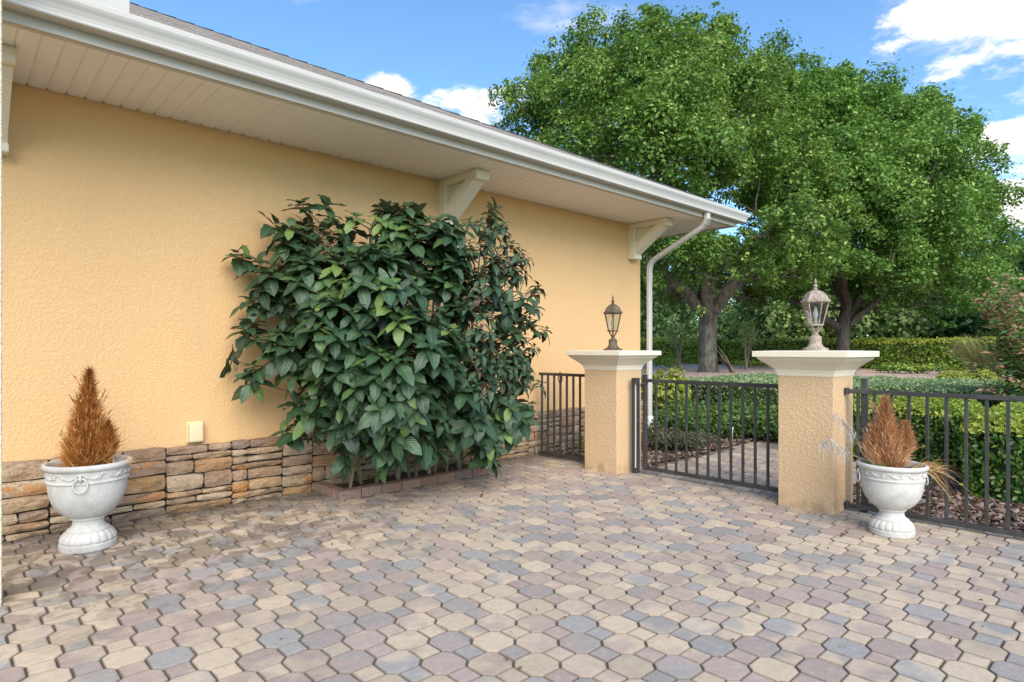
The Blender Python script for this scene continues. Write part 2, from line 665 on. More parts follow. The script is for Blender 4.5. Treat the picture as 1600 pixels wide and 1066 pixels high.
def bark_mat(name, a, b, moss):
    t = NT(name)
    co = t.pos()
    st = t.vscale(co, (1, 1, .22))
    n = t.noise(14, 7, .7, st); v = t.voro(18, st)
    c = t.mix(t.rng_(n, .35, .65), a, b)
    l = t.rng_(t.noise(2.6, 5, .65, co), .48, .66, 0, .7)
    c = t.mix(l, c, moss)
    h = t.math('ADD', n, t.math('MULTIPLY', v, .6))
    return t.done(c, .92, t.bump(h, .9, .03), .1)


M['bark'] = bark_mat('oak_bark', (.055, .045, .036), (.20, .175, .145), (.21, .235, .17))
M['bark2'] = bark_mat('oak_bark_darker', (.05, .04, .033), (.16, .135, .11), (.13, .14, .10))  # darker bark for the second oak and the background trunks
M['stem'] = bark_mat('shrub_stem', (.13, .095, .065), (.36, .29, .20), (.20, .18, .13))
M['twig'] = bark_mat('dark_twig', (.06, .045, .035), (.14, .11, .08), (.10, .10, .06))


def leafy(name, stops, trans=.3, rough=.5, under=None, spec=.35, tcol=None, veins=False, clump=0.0):
    t = NT(name)
    r = t.attr()
    c = t.ramp(r, stops)
    if clump:
        g = t.noise(clump, 3, .6)
        c = t.mix(t.rng_(g, .35, .65, 0, .45), c, tuple(min(1, x * 1.5) for x in stops[-1][1]), 'MIX')
    nb = None
    if veins:
        uv = t.node('ShaderNodeUVMap')
        s = t.node('ShaderNodeSeparateXYZ'); t.l.new(uv.outputs[0], s.inputs[0])
        au = t.math('ABSOLUTE', s.outputs[0])
        ph = t.math('SUBTRACT', t.math('MULTIPLY', s.outputs[1], 8.5), t.math('MULTIPLY', au, 2.6))
        saw = t.math('PINGPONG', ph, .5)
        line = t.rng_(saw, .0, .10, 1, 0, True)
        mid = t.rng_(au, .0, .09, 1, 0, True)
        ve = t.math('MAXIMUM', t.math('MULTIPLY', line, .45), t.math('MULTIPLY', mid, .8))
        c = t.mix(t.math('MULTIPLY', ve, .5), c, (.30, .42, .20))
        n = t.noise(45, 3, .6)
        c = t.mix(t.rng_(n, .4, .7, 0, .25), c, (.025, .05, .02))
        nb = t.bump(t.math('MULTIPLY', t.rng_(saw, 0, .5, 0, 1, True), 1.0), .45, .004)
    if under is not None:
        if t.geo is None: t.geo = t.node('ShaderNodeNewGeometry')
        bf = t.geo.outputs['Backfacing']
        c = t.mix(bf, c, under)
    m = t.done(c, rough, nb, spec)
    tr = t.node('ShaderNodeBsdfTranslucent')
    tc = t.mix(.5, c, tcol if tcol else (.20, .32, .04))
    t.l.new(tc, tr.inputs[0])
    mx = t.node('ShaderNodeMixShader'); mx.inputs[0].default_value = trans
    t.l.new(t.b.outputs[0], mx.inputs[1]); t.l.new(tr.outputs[0], mx.inputs[2])
    t.l.new(mx.outputs[0], t.out.inputs[0])
    return m


M['oak_leaf'] = leafy('oak_leaves', [(0, (.036, .085, .014)), (.42, (.13, .26, .040)), (.74, (.30, .43, .085)), (1, (.50, .56, .17))], .34, .45)
M['oak_leaf2'] = leafy('oak_leaves_second', [(0, (.036, .090, .016)), (.42, (.125, .265, .042)), (.77, (.26, .42, .085)), (1, (.42, .54, .14))], .34, .45)
M['hedge_leaf'] = leafy('hedge_leaves', [(0, (.030, .080, .016)), (.40, (.080, .185, .030)), (.64, (.24, .37, .05)), (1, (.55, .58, .10))], .38, .38, spec=.5)
M['lime_leaf'] = leafy('lime_leaves', [(0, (.10, .16, .018)), (.5, (.26, .33, .04)), (1, (.50, .52, .09))], .35, .45)
M['back_leaf'] = leafy('back_hedge_leaves', [(0, (.06, .12, .016)), (.35, (.13, .22, .03)), (.6, (.30, .40, .05)), (1, (.56, .58, .09))], .4, .45)
M['grey_leaf'] = leafy('clipped_hedge_leaves', [(0, (.05, .12, .03)), (.45, (.15, .25, .09)), (.7, (.34, .45, .21)), (1, (.54, .60, .32))], .3, .5)
M['juniper'] = leafy('juniper_foliage', [(0, (.04, .10, .026)), (.5, (.095, .19, .045)), (1, (.19, .29, .075))], .3, .6)
M['dull_leaf'] = leafy('dull_shrub_leaves', [(0, (.045, .065, .03)), (.6, (.09, .11, .055)), (1, (.17, .15, .085))], .2, .6)
M['far_leaf'] = leafy('far_tree_leaves', [(0, (.07, .14, .055)), (.6, (.15, .25, .09)), (1, (.25, .34, .13))], .3, .6)
M['far_leaf_pale'] = leafy('far_pale_leaves', [(0, (.14, .21, .06)), (.6, (.28, .36, .11)), (1, (.44, .48, .20))], .3, .6)
M['red_leaf'] = leafy('red_tipped_leaves', [(0, (.09, .19, .06)), (.5, (.20, .36, .10)), (.72, (.40, .50, .15)), (.76, (.50, .24, .14)), (1, (.66, .40, .28))], .3, .45)
M['shrub_leaf'] = leafy('broad_leaves', [(0, (.013, .034, .016)), (.35, (.028, .068, .029)), (.68, (.050, .108, .046)), (.88, (.085, .165, .048)), (1, (.16, .245, .055))],
                        .16, .36, under=(.075, .085, .055), spec=.55, tcol=(.12, .22, .03), veins=True)
M['shrub_leaf_purple'] = leafy('broad_leaves_purple_backed', [(0, (.020, .046, .022)), (.5, (.036, .080, .036)), (.9, (.06, .115, .05)), (.92, (.07, .026, .022)), (1, (.085, .028, .024))],
                               .10, .34, under=(.060, .022, .020), spec=.45, tcol=(.12, .12, .03), veins=True)
M['dead_needle'] = leafy('dead_needles', [(0, (.20, .07, .018)), (.4, (.48, .185, .04)), (.75, (.66, .29, .075)), (1, (.74, .42, .16))], .22, .7, tcol=(.5, .22, .06), spec=.15)
M['dead_needle_pale'] = leafy('dead_needles_pale', [(0, (.32, .14, .055)), (.4, (.58, .29, .13)), (.75, (.72, .42, .22)), (1, (.80, .58, .37))], .22, .7, tcol=(.5, .25, .1), spec=.15)
M['dead_grass'] = leafy('dead_grass', [(0, (.38, .20, .07)), (.5, (.58, .36, .14)), (1, (.70, .52, .28))], .22, .7, tcol=(.5, .3, .1), spec=.2)
M['plume'] = leafy('silver_plume', [(0, (.42, .38, .34)), (1, (.74, .70, .66))], .25, .8, tcol=(.6, .56, .5), spec=.1)
M['green_grass'] = leafy('fresh_grass', [(0, (.12, .22, .03)), (1, (.32, .42, .08))], .3, .5)
M['ornamental'] = leafy('ornamental_grass', [(0, (.10, .075, .035)), (.5, (.20, .19, .07)), (1, (.38, .38, .13))], .25, .6)
M['moss'] = leafy('hanging_moss', [(0, (.05, .065, .035)), (1, (.12, .135, .085))], .2, .8, tcol=(.2, .22, .12), spec=.1)
M['brown_leaf'] = leafy('brown_leaf', [(0, (.12, .05, .025)), (1, (.25, .12, .06))], .1, .6, tcol=(.2, .1, .03))
M['pebble'] = painted('pale_rock', (.62, .60, .57), .8, .3, .2, 8)
M['farwall'] = painted('far_house_wall', (.62, .56, .48), .8, .1)
M['farroof'] = painted('far_house_roof', (.58, .56, .54), .8, .2)

# ------------------------------------------------------------------ ground and terrain
YW = 5.25          # stucco plane of the long wall
YS = 5.19          # face of the stone veneer
XE = 7.42          # end of the wall
XF = 5.18          # line of gate and fences


def ground_z(x, y):
    s = min(1, max(0, (x - 11.6) / 4.5)); s = s * s * (3 - 2 * s)
    return -0.045 + 0.62 * s


xs = sorted(set([-400, -200, -100, -50, -25, -12, -6, 0, 4, 5.5, 7, 9, 10, 11] + [11.5 + .5 * i for i in range(12)] + [18, 20, 24, 30, 40, 60, 100, 200, 400, 800]))
ys = sorted(set([-800, -400, -200, -100, -50, -20, -10, -5, 0, 2, 4, 5, 6, 8, 10, 14, 20, 30, 50, 100, 200, 400, 800]))
gv = [(x, y, ground_z(x, y)) for y in ys for x in xs]
gf = [(j * len(xs) + i, j * len(xs) + i + 1, (j + 1) * len(xs) + i + 1, (j + 1) * len(xs) + i) for j in range(len(ys) - 1) for i in range(len(xs) - 1)]
g = put('ground', np_mesh('ground', gv, gf, M['lawn'], smooth=True)); g['kind'] = 'structure'


def sheet(name, x0, x1, y0, y1, nx, ny, m, dz, edge=0.0):
    v = []
    for j in range(ny + 1):
        for i in range(nx + 1):
            x = x0 + (x1 - x0) * i / nx; y = y0 + (y1 - y0) * j / ny
            z = ground_z(x, y) + dz + .02 * mnoise.noise(Vector((x * 1.3, y * 1.3, 0)))
            v.append((x, y, z))
    f = [(j * (nx + 1) + i, j * (nx + 1) + i + 1, (j + 1) * (nx + 1) + i + 1, (j + 1) * (nx + 1) + i) for j in range(ny) for i in range(nx)]
    o = put(name, np_mesh(name, v, f, m, smooth=True)); o['kind'] = 'structure'
    return o


sheet('mulch_bed', 5.30, 11.9, -8, 9.5, 66, 175, M['mulch'], .012)
sheet('far_mulch_bed', 11.9, 26.5, -10, 26, 40, 60, M['far_mulch'], .03)

# ------------------------------------------------------------------ the paved courtyard
PA = 0.186                       # octagon lattice pitch seen across the rows
PP = PA / math.sqrt(2)           # checkerboard pitch in house axes
SQ = 0.527 * PA                  # side of the square tail
OW = 2 * PP - SQ                 # octagon across its long flats
GAP = 0.0048


def in_patio(x, y):
    if x < 5.33: return -3.2 < y < 5.16 and x > -1.2 and not (2.42 < x < 4.02 and y > 4.74)
    return x < 8.55 and 2.05 < y < 3.83 + .10 * math.sin(x * 1.7)


def offset_poly(poly, dist):
    """move every edge of a clockwise polygon inwards by its own distance"""
    n = len(poly); res = []
    for i in range(n):
        p0, p, p1 = Vector(poly[i - 1]), Vector(poly[i]), Vector(poly[(i + 1) % n])
        e0 = (p - p0).normalized(); e1 = (p1 - p).normalized()
        n0 = Vector((e0.y, -e0.x)); n1 = Vector((e1.y, -e1.x))
        a0 = p0 + n0 * dist[i - 1]; a1 = p + n1 * dist[i]
        t_ = ((a1 - a0).cross(e1)) / e0.cross(e1)
        res.append(a0 + e0 * t_)
    return res


def stone_geo(poly, gaps):
    n = len(poly)
    v, f, ed = [], [], []
    for add, z, e in ((0, -.016, .95), (.0042, -.0012, .30), (.0105, 0.0, 0.0)):
        v += [(p.x, p.y, z) for p in offset_poly(poly, [g_ + add for g_ in gaps])]; ed += [e] * n
    for i in range(n):
        j = (i + 1) % n
        f.append((i, n + i, n + j, j)); f.append((n + i, 2 * n + i, 2 * n + j, n + j))
    f.append(tuple(range(2 * n, 3 * n)))
    f = [q[::-1] for q in f]
    return np.array(v), f, ed


H_, S_ = OW / 2, SQ / 2
G2 = GAP / 2; G1 = GAP * .22                 # the joint between an octagon and its own square is tighter
OCT = stone_geo([(-S_, H_), (S_, H_), (H_, S_), (H_, -S_), (S_, -H_), (-S_, -H_), (-H_, -S_), (-H_, S_)], [G2, G2, G2, G2, G1, G2, G2, G2])
SQR = stone_geo([(-S_, S_), (S_, S_), (S_, -S_), (-S_, -S_)], [G1, G2, G2, G2])
SQO = -(H_ + S_)
patio = thing('patio', '', '')
for k in ('label', 'category'): del patio[k]
patio['kind'] = 'structure'
bed = bmesh.new()
box(bed, -1.4, 5.34, -3.4, 5.2, -.06, -.009)
box(bed, 5.345, 8.6, 2.1, 3.80, -.06, -.0095)
obj('joint_sand', bed, M['sand'], patio)

cells = {'octagon_paver': [], 'square_paver': []}
for i in range(-40, 90):
    for j in range(-60, 80):
        if (i + j) % 2: continue             # octagons sit on the even cells of the checkerboard
        r0 = random.random()
        for kind, oy in (('octagon_paver', 0), ('square_paver', SQO)):
            x, y = i * PP + .031, j * PP + .017 + oy
            if not in_patio(x, y): continue
            rv = r0 if kind == 'octagon_paver' or random.random() < .4 else random.random()
            cx, d = CA * x - SA * y, SA * x + CA * y
            vis = d > 1.0 and -60 < 800 + 960 * cx / d < 1660 and 547 + 960 * EYE / d < 1110
            if vis or math.hypot(x, y) < 6.5: cells[kind].append((0 if vis else 1, d, x, y, rv))
NVAR = 40
for kind, (gv_, gf_, ge_) in (('octagon_paver', OCT), ('square_paver', SQR)):
    lst = sorted(cells[kind])
    var = []
    for k in range(NVAR):
        me = bpy.data.meshes.new(kind)
        me.from_pydata([tuple(p) for p in gv_], [], gf_)
        a = me.attributes.new('rnd', 'FLOAT', 'POINT'); a.data.foreach_set('value', [(k + .5) / NVAR] * len(gv_))
        a = me.attributes.new('edge', 'FLOAT', 'POINT'); a.data.foreach_set('value', ge_)
        me.materials.append(M['paver']); var.append(me)
    for c in lst[:300]:
        put(kind, var[int(c[4] * NVAR)], patio, (c[2], c[3], random.uniform(-.0016, .0016)),
            (random.gauss(0, .006), random.gauss(0, .006), random.gauss(0, .006)))
    verts, faces, at_ = [], [], []
    nv = len(gv_)
    for q, c in enumerate(lst[300:]):
        verts.append(gv_ + np.array((c[2], c[3], random.uniform(-.0016, .0016))) + gv_[:, [1]] * np.array([[0, 0, random.gauss(0, .006)]]))
        faces += [tuple(v + q * nv for v in f) for f in gf_]
        at_ += [c[4]] * nv
    nm = kind + '_field'
    me = bpy.data.meshes.new(nm)
    me.from_pydata(np.concatenate(verts).tolist(), [], faces)
    a = me.attributes.new('rnd', 'FLOAT', 'POINT'); a.data.foreach_set('value', at_)
    a = me.attributes.new('edge', 'FLOAT', 'POINT'); a.data.foreach_set('value', ge_ * len(lst[300:]))
    me.materials.append(M['paver'])
    o = put(nm, me, patio); o['kind'] = 'stuff'

# ------------------------------------------------------------------ the house
house = thing('house', 'peach stucco house with stone veneer base, white soffit and gutter', 'house', (0, 0, 0))
bm = bmesh.new()
box(bm, -4.0, XE, YW, YW + 9, -.1, 3.10)
obj('wall', bm, M['wall'], house)
bm = bmesh.new()
box(bm, .090, .221, 3.90, 4.03, -.02, 3.6, .004)  # stand-in for the wing wall's corner, kept slim so it shades the wall less
o = obj('corner_stand_in', bm, M['wing'], house); o['label'] = 'slim pale stucco stand-in for the wall corner at the left picture edge'

# --- stone veneer
ven = empty('stone_veneer', (0, 0, 0), 0, house)
bm = bmesh.new()
box(bm, -1.2, XE + .02, YS + .025, YW - .002, -.05, .50)
obj('mortar', bm, M['dark_gap'], ven)


def stone_piece(x0, x1, z0, z1, y_face, axis='x'):
    """a split-face stone: front face as a jittered grid, edges rounded back"""
    w, h = x1 - x0, z1 - z0
    nx, nz = max(3, min(6, int(w / .06))), 3
    v, f = [], []
    dep = random.uniform(0, .022)
    jit = lambda a: random.uniform(-a, a)
    tilt = jit(.008); slope = jit(.006)
    for j in range(nz + 1):
        for i in range(nx + 1):
            u, t = i / nx, j / nz
            ex = i in (0, nx); ez = j in (0, nz)
            x = x0 + u * w + (jit(.005) if not ex else jit(.004))
            z = z0 + t * h + (jit(.004) if not ez else jit(.0035))
            y = y_face - dep + jit(.005) + tilt * (u - .5) * 2 + slope * (t - .5) * 2
            if ex or ez: y += .008
            if ex and ez: y += .005; x += (.006 if i == 0 else -.006); z += (.004 if j == 0 else -.004)
            v.append((x, y, z))
    W = nx + 1
    for j in range(nz):
        for i in range(nx):
            f.append((j * W + i, j * W + i + 1, (j + 1) * W + i + 1, (j + 1) * W + i))
    ring = [i for i in range(W)] + [j * W + nx for j in range(1, nz + 1)] + [nz * W + i for i in range(nx - 1, -1, -1)] + [j * W for j in range(nz - 1, 0, -1)]
    b0 = len(v)
    for k in ring:
        x, y, z = v[k]; v.append((x, YS + .05, z))
    for k in range(len(ring)):
        k2 = (k + 1) % len(ring)
        f.append((ring[k2], ring[k], b0 + k, b0 + k2))
    me = bpy.data.meshes.new('stone'); me.from_pydata(v, [], f)
    a = me.attributes.new('rnd', 'FLOAT', 'POINT'); a.data.foreach_set('value', [random.random()] * len(v))
    me.materials.append(M['stone'])
    put('stone', me, ven)


random.seed(21)
x = -1.0
while x < XE:
    pw = min(random.uniform(.42, .74), XE + .02 - x)
    if XE + .02 - (x + pw) < .2: pw = XE + .02 - x
    subs = [(x, x + pw)]
    if pw > .5 and random.random() < .4:
        m_ = x + pw * random.uniform(.32, .68); subs = [(x, m_), (m_, x + pw)]
    for lo, hi in subs:
        z = -.01; top = .515 + random.uniform(-.008, .006)
        while z < top - .01:
            h = random.choice((.05, .06, .075, .09, .105, .125))
            if top - (z + h) < .05: h = top - z
            if hi - lo > .28 and random.random() < .66:
                m_ = lo + (hi - lo) * random.uniform(.25, .75)
                stone_piece(lo + .004, m_ - .004, z + .004, z + h - .004, YS)
                stone_piece(m_ + .004, hi - .004, z + .004, z + h - .004, YS)
            else:
                stone_piece(lo + .004, hi - .004, z + .004, z + h - .004, YS)
            z += h
    x += pw

# --- soffit boards
ZS = 3.03; YE = 4.27; X0 = -2.6; XR = 8.385
sof = empty('soffit', (0, 0, 0), 0, house)
bm = bmesh.new()
box(bm, X0, XR - .02, YE + .005, YW + .4, ZS + .022, ZS + .03)
box(bm, XE + .005, XR - .02, YW + .405, YW + 6, ZS + .022, ZS + .03)
obj('soffit_backing', bm, M['dark_gap'], sof)
bm = bmesh.new()
bw = .108
prof = [(.0003, .010), (.007, .004), (.022, 0), (bw - .012, 0), (bw - .005, .004), (bw - .0003, .010)]
y0, y1 = YE + .02, YW - .004
a = [bm.verts.new((px_, y0, pz_)) for px_, pz_ in prof]
b = [bm.verts.new((px_, y1 - (.020 if i_ in (0, 5) else .008 if i_ in (1, 4) else 0), pz_)) for i_, (px_, pz_) in enumerate(prof)]
for i in range(len(prof) - 1): bm.faces.new((a[i], b[i], b[i + 1], a[i + 1]))
bme = bpy.data.meshes.new('soffit_board'); bm.to_mesh(bme); bm.free(); bme.materials.append(M['soffit'])
x = X0
while x < XR - bw:
    put('soffit_board', bme, sof, (x, 0, ZS)); x += bw
# the return of the soffit round the gable end
bm = bmesh.new()
box(bm, XE + .01, XR - .03, YW + .002, YW + 5, ZS + .004, ZS + .018)
obj('side_soffit', bm, M['soffit'], sof)
bm = bmesh.new()
box(bm, X0, XR - .001, YE + .0205, YE + .055, ZS - .012, ZS - .001, .002)
obj('soffit_edge_trim', bm, M['fascia'], sof)
# --- fascia
bm = bmesh.new()
box(bm, X0, XR, YE - .001, YE + .019, ZS - .008, ZS + .17)
box(bm, XR - .02, XR + .001, YE + .02, YW + 6, ZS - .0075, ZS + .169)
obj('fascia', bm, M['fascia'], house)

# --- K-style gutter, mitred round the corner
gp = [(0.0, .052), (-.085, .047), (-.096, .050), (-.100, .058), (-.098, .068), (-.102, .090), (-.112, .115), (-.124, .135), (-.130, .150),
      (-.130, .178), (-.127, .183), (-.114, .183), (-.114, .176), (-.122, .172), (-.118, .145), (-.094, .09), (-.088, .06), (-.004, .062), (0.0, .17)]
bm = bmesh.new()


def gut_ring(fn): return [bm.verts.new(fn(dy, dz)) for dy, dz in gp]


ra = gut_ring(lambda dy, dz: (X0, YE - .002 + dy, ZS + dz))
rb = gut_ring(lambda dy, dz: (XR + .002 - dy, YE - .002 + dy, ZS + dz))
rc = gut_ring(lambda dy, dz: (XR + .002 - dy, YW + 6, ZS + dz))
for P, Q in ((ra, rb), (rb, rc)):
    for i in range(len(gp) - 1): bm.faces.new((P[i], P[i + 1], Q[i + 1], Q[i]))
o = obj('gutter', bm, M['gutter'], house)
bmesh_n = bmesh.new(); bmesh_n.from_mesh(o.data); bmesh.ops.recalc_face_normals(bmesh_n, faces=bmesh_n.faces); bmesh_n.to_mesh(o.data); bmesh_n.free()

for gx in (2.05, 5.1):
    bm = bmesh.new()
    A = [bm.verts.new((gx, YE - .002 + dy * 1.012 - .001, ZS + dz)) for dy, dz in gp[:10]]
    B = [bm.verts.new((gx + .05, YE - .002 + dy * 1.012 - .001, ZS + dz)) for dy, dz in gp[:10]]
    for i in range(9): bm.faces.new((A[i], A[i + 1], B[i + 1], B[i]))
    obj('gutter_seam', bm, M['gutter'], house)

# --- hip roof with shingle courses
roof = empty('roof', (0, 0, 0), 0, house)
YR, XRR, ZR = YE - .085, XR + .085, ZS + .185
SL = .5
bm = bmesh.new()
T = 7.0
q = [(-3.0, YR + .02, ZR - .012), (XRR - .02, YR + .02, ZR - .012), (XRR - T, YR + T, ZR + SL * T - .012), (-3, YR + T, ZR + SL * T - .012)]
bm.faces.new([bm.verts.new(p) for p in q])
q = [(XRR - .02, YR + .02, ZR - .012), (XRR - .02, YR + 2 * T, ZR - .012), (XRR - T, YR + T, ZR + SL * T - .012)]
bm.faces.new([bm.verts.new(p) for p in q])
obj('roof_deck', bm, M['felt'], roof)
crs = .145
k = 0
while k * crs < T - .2:
    t0, t1 = k * crs, (k + 1) * crs + .02
    for face in (0, 1):
        bm = bmesh.new()
        if face == 0: pts = [(-2.5, YR + t0), (XRR - t0, YR + t0), (XRR - t1, YR + t1), (-2.5, YR + t1)]
        else: pts = [(XRR - t0, YR + t0), (XRR - t0, YR + 2 * T - t0), (XRR - t1, YR + 2 * T - t1), (XRR - t1, YR + t1)]
        zz = [ZR + SL * t0 + .008, ZR + SL * t0 + .008, ZR + SL * t1 + .000, ZR + SL * t1 + .000]
        top = [bm.verts.new((p[0], p[1], z)) for p, z in zip(pts, zz)]
        bot = [bm.verts.new((p[0], p[1], z - .010)) for p, z in zip(pts[:2], zz)]
        bm.faces.new(top); bm.faces.new((bot[0], bot[1], top[1], top[0]))
        obj('shingle_course', bm, M['shingle'], roof)
    k += 1
hip_n = 34
for k in range(hip_n):
    t0, t1 = k * .2 + .1, k * .2 + .34
    bm = bmesh.new()
    p0 = Vector((XRR - t0, YR + t0, ZR + SL * t0 + .026)); p1 = Vector((XRR - t1, YR + t1, ZR + SL * t1 + .012))
    w = .13
    l0, l1 = p0 + Vector((-w, 0, -.006)), p1 + Vector((-w, 0, -.006))
    r0, r1 = p0 + Vector((0, w, -.006)), p1 + Vector((0, w, -.006))
    v = [bm.verts.new(p) for p in (l0, p0, r0, l1, p1, r1)]
    bm.faces.new((v[0], v[1], v[4], v[3])); bm.faces.new((v[1], v[2], v[5], v[4]))
    obj('hip_shingle', bm, M['shingle'], roof)
# end of the wing's gutter that runs out over this roof
c0 = at(160, 2, 3.72)
bm = bmesh.new()
box(bm, c0.x - .30, c0.x + .14, c0.y - .02, c0.y + .12, c0.z - .035, c0.z + .16, .003)
obj('wing_gutter_end', bm, M['gutter'], house)

# --- brackets under the eave
def bracket(x0, w=.155):
    b = empty('bracket', (x0, YW, ZS), 0, house)
    yp, zh = -.60, -.50
    bm = bmesh.new()
    box(bm, 0, w, -.115, -.001, zh + .06, -.002, .004)                       # wall leg
    box(bm, -.006, w + .006, -.128, -.0015, zh, zh + .059, .006)             # foot block
    obj('wall_leg', bm, M['trim'], b)
    bm = bmesh.new()
    box(bm, .002, w - .002, yp, -.1155, -.075, -.0025, .003)                 # top leg
    box(bm, -.006, w + .006, yp - .03, yp + .045, -.10, -.0018, .006)        # head block
    obj('top_leg', bm, M['trim'], b)
    bm = bmesh.new()
    poly = [(-.116, zh + .062), (-.128, zh + .075), (yp + .03, -.105), (yp + .046, -.078), (yp + .15, -.078), (-.116, zh + .23)]
    prism(bm, poly, Matrix(((0, 0, 1, .004), (1, 0, 0, 0), (0, 1, 0, 0), (0, 0, 0, 1))), w - .008)
    bmesh.ops.recalc_face_normals(bm, faces=bm.faces)
    obj('diagonal_brace', bm, M['trim'], b)
    bm = bmesh.new()
    poly = [(-.117, zh + .22), (yp + .14, -.079), (-.117, -.079)]
    prism(bm, poly, Matrix(((0, 0, 1, .055), (1, 0, 0, 0), (0, 1, 0, 0), (0, 0, 0, 1))), w - .11)
    bmesh.ops.recalc_face_normals(bm, faces=bm.faces)
    obj('inset_panel', bm, M['trim'], b)


for bx_ in (.165, 3.83, 7.12): bracket(bx_)

# --- downspout: outlet, elbow, run back to the wall, drop
def rect_tube(bm, pts, w, dd):
    pts = [Vector(p) for p in pts]
    rings = []
    for i, p in enumerate(pts):
        t = (pts[min(i + 1, len(pts) - 1)] - pts[max(i - 1, 0)]).normalized()
        xa = Vector((1, 0, 0)); ya = t.cross(xa).normalized()
        c = .012
        cs = [(-w / 2 + c, -dd / 2), (w / 2 - c, -dd / 2), (w / 2, -dd / 2 + c), (w / 2, dd / 2 - c), (w / 2 - c, dd / 2), (-w / 2 + c, dd / 2), (-w / 2, dd / 2 - c), (-w / 2, -dd / 2 + c)]
        rings.append([bm.verts.new(p + xa * a_ + ya * b_) for a_, b_ in cs])
    for A, B in zip(rings, rings[1:]):
        for k in range(8): bm.faces.new((A[k], A[(k + 1) % 8], B[(k + 1) % 8], B[k]))
    bm.faces.new(rings[0]); bm.faces.new(rings[-1][::-1])
    bmesh.ops.recalc_face_normals(bm, faces=bm.faces)


ds = empty('downspout', (0, 0, 0), 0, house)
dx = XE + .055; yo = YE - .05; yw = YS - .0
bm = bmesh.new()
rect_tube(bm, [(dx, yo, ZS + .05), (dx, yo, ZS - .03), (dx, yo + .015, ZS - .07), (dx, yo + .045, ZS - .11), (dx, yo + .09, ZS - .145),
               (dx, yw - .16, ZS - .475), (dx, yw - .10, ZS - .52), (dx, yw - .07, ZS - .57), (dx, yw - .06, ZS - .64), (dx, yw - .06, ZS - .78)], .082, .062)
autosmooth(obj('upper_elbow', bm, M['gutter'], ds), 30)
bm = bmesh.new()
rect_tube(bm, [(dx, yw - .06, ZS - .76), (dx, yw - .06, .16)], .078, .058)
obj('drop_pipe', bm, M['gutter'], ds)
for kk in range(4):
    bm = bmesh.new()
    box(bm, dx - .045, dx + .045, yo - .045 + kk * .012, yo + .045 + kk * .012, ZS - .045 - kk * .022, ZS - .040 - kk * .022, .001)
    obj('elbow_rib', bm, M['gutter'], ds)
bm = bmesh.new()
rect_tube(bm, [(dx, yw - .06, .30), (dx, yw - .06, .17), (dx + .0, yw - .12, .09), (dx, yw - .30, .03)], .10, .075)
o = obj('splash_elbow', bm, M['pvc'], ds)
# --- outlet cover
oc = empty('outlet_box', (1.40, YW, .52), 0, house)
bm = bmesh.new(); box(bm, 0, .125, -.028, -.001, 0, .168, .008, seg=2); obj('back_plate', bm, M['outlet'], oc)
bm = bmesh.new(); box(bm, .012, .115, -.075, -.029, .010, .160, .016, seg=3); autosmooth(obj('cover', bm, M['outlet'], oc), 50)
bm = bmesh.new(); tube(bm, [(.006, -.04, .012), (.006, -.04, .155)], .006); obj('hinge', bm, M['outlet'], oc)

# ------------------------------------------------------------------ pillars
def pillar(x0, y0, label):
    t = thing('gate_pillar', label, 'pillar', (x0, y0, 0), 0, 'stucco pillars flanking the gate')
    w = .42
    bm = bmesh.new()
    box(bm, 0, w, 0, w, -.05, 1.075, .006, seg=2)
    obj('shaft', bm, M['pillar'], t)
    # crown moulding cap, square in plan
    prof = [(.004, 1.045), (.010, 1.075), (.014, 1.078), (.016, 1.090), (.024, 1.098), (.034, 1.108), (.050, 1.124), (.072, 1.143), (.096, 1.162),
            (.116, 1.178), (.122, 1.190), (.125, 1.194), (.145, 1.195), (.147, 1.198), (.147, 1.238), (.144, 1.241), (.02, 1.246)]
    bm = bmesh.new()
    rings = []
    for o_, z in prof:
        rings.append([bm.verts.new(p) for p in ((-o_, -o_, z), (w + o_, -o_, z), (w + o_, w + o_, z), (-o_, w + o_, z))])
    for A, B in zip(rings, rings[1:]):
        for k in range(4): bm.faces.new((A[k], A[(k + 1) % 4], B[(k + 1) % 4], B[k]))
    bm.faces.new(rings[-1]); bm.faces.new(rings[0][::-1])
    autosmooth(obj('cap', bm, M['cap'], t), 25)
    return t


P1 = (4.97, 3.80); P2 = (4.955, 1.75)
pillar(P1[0], P1[1], 'peach stucco gate pillar with cream cap, nearer the house wall')
pillar(P2[0], P2[1], 'peach stucco gate pillar with cream cap, beside the right urn')


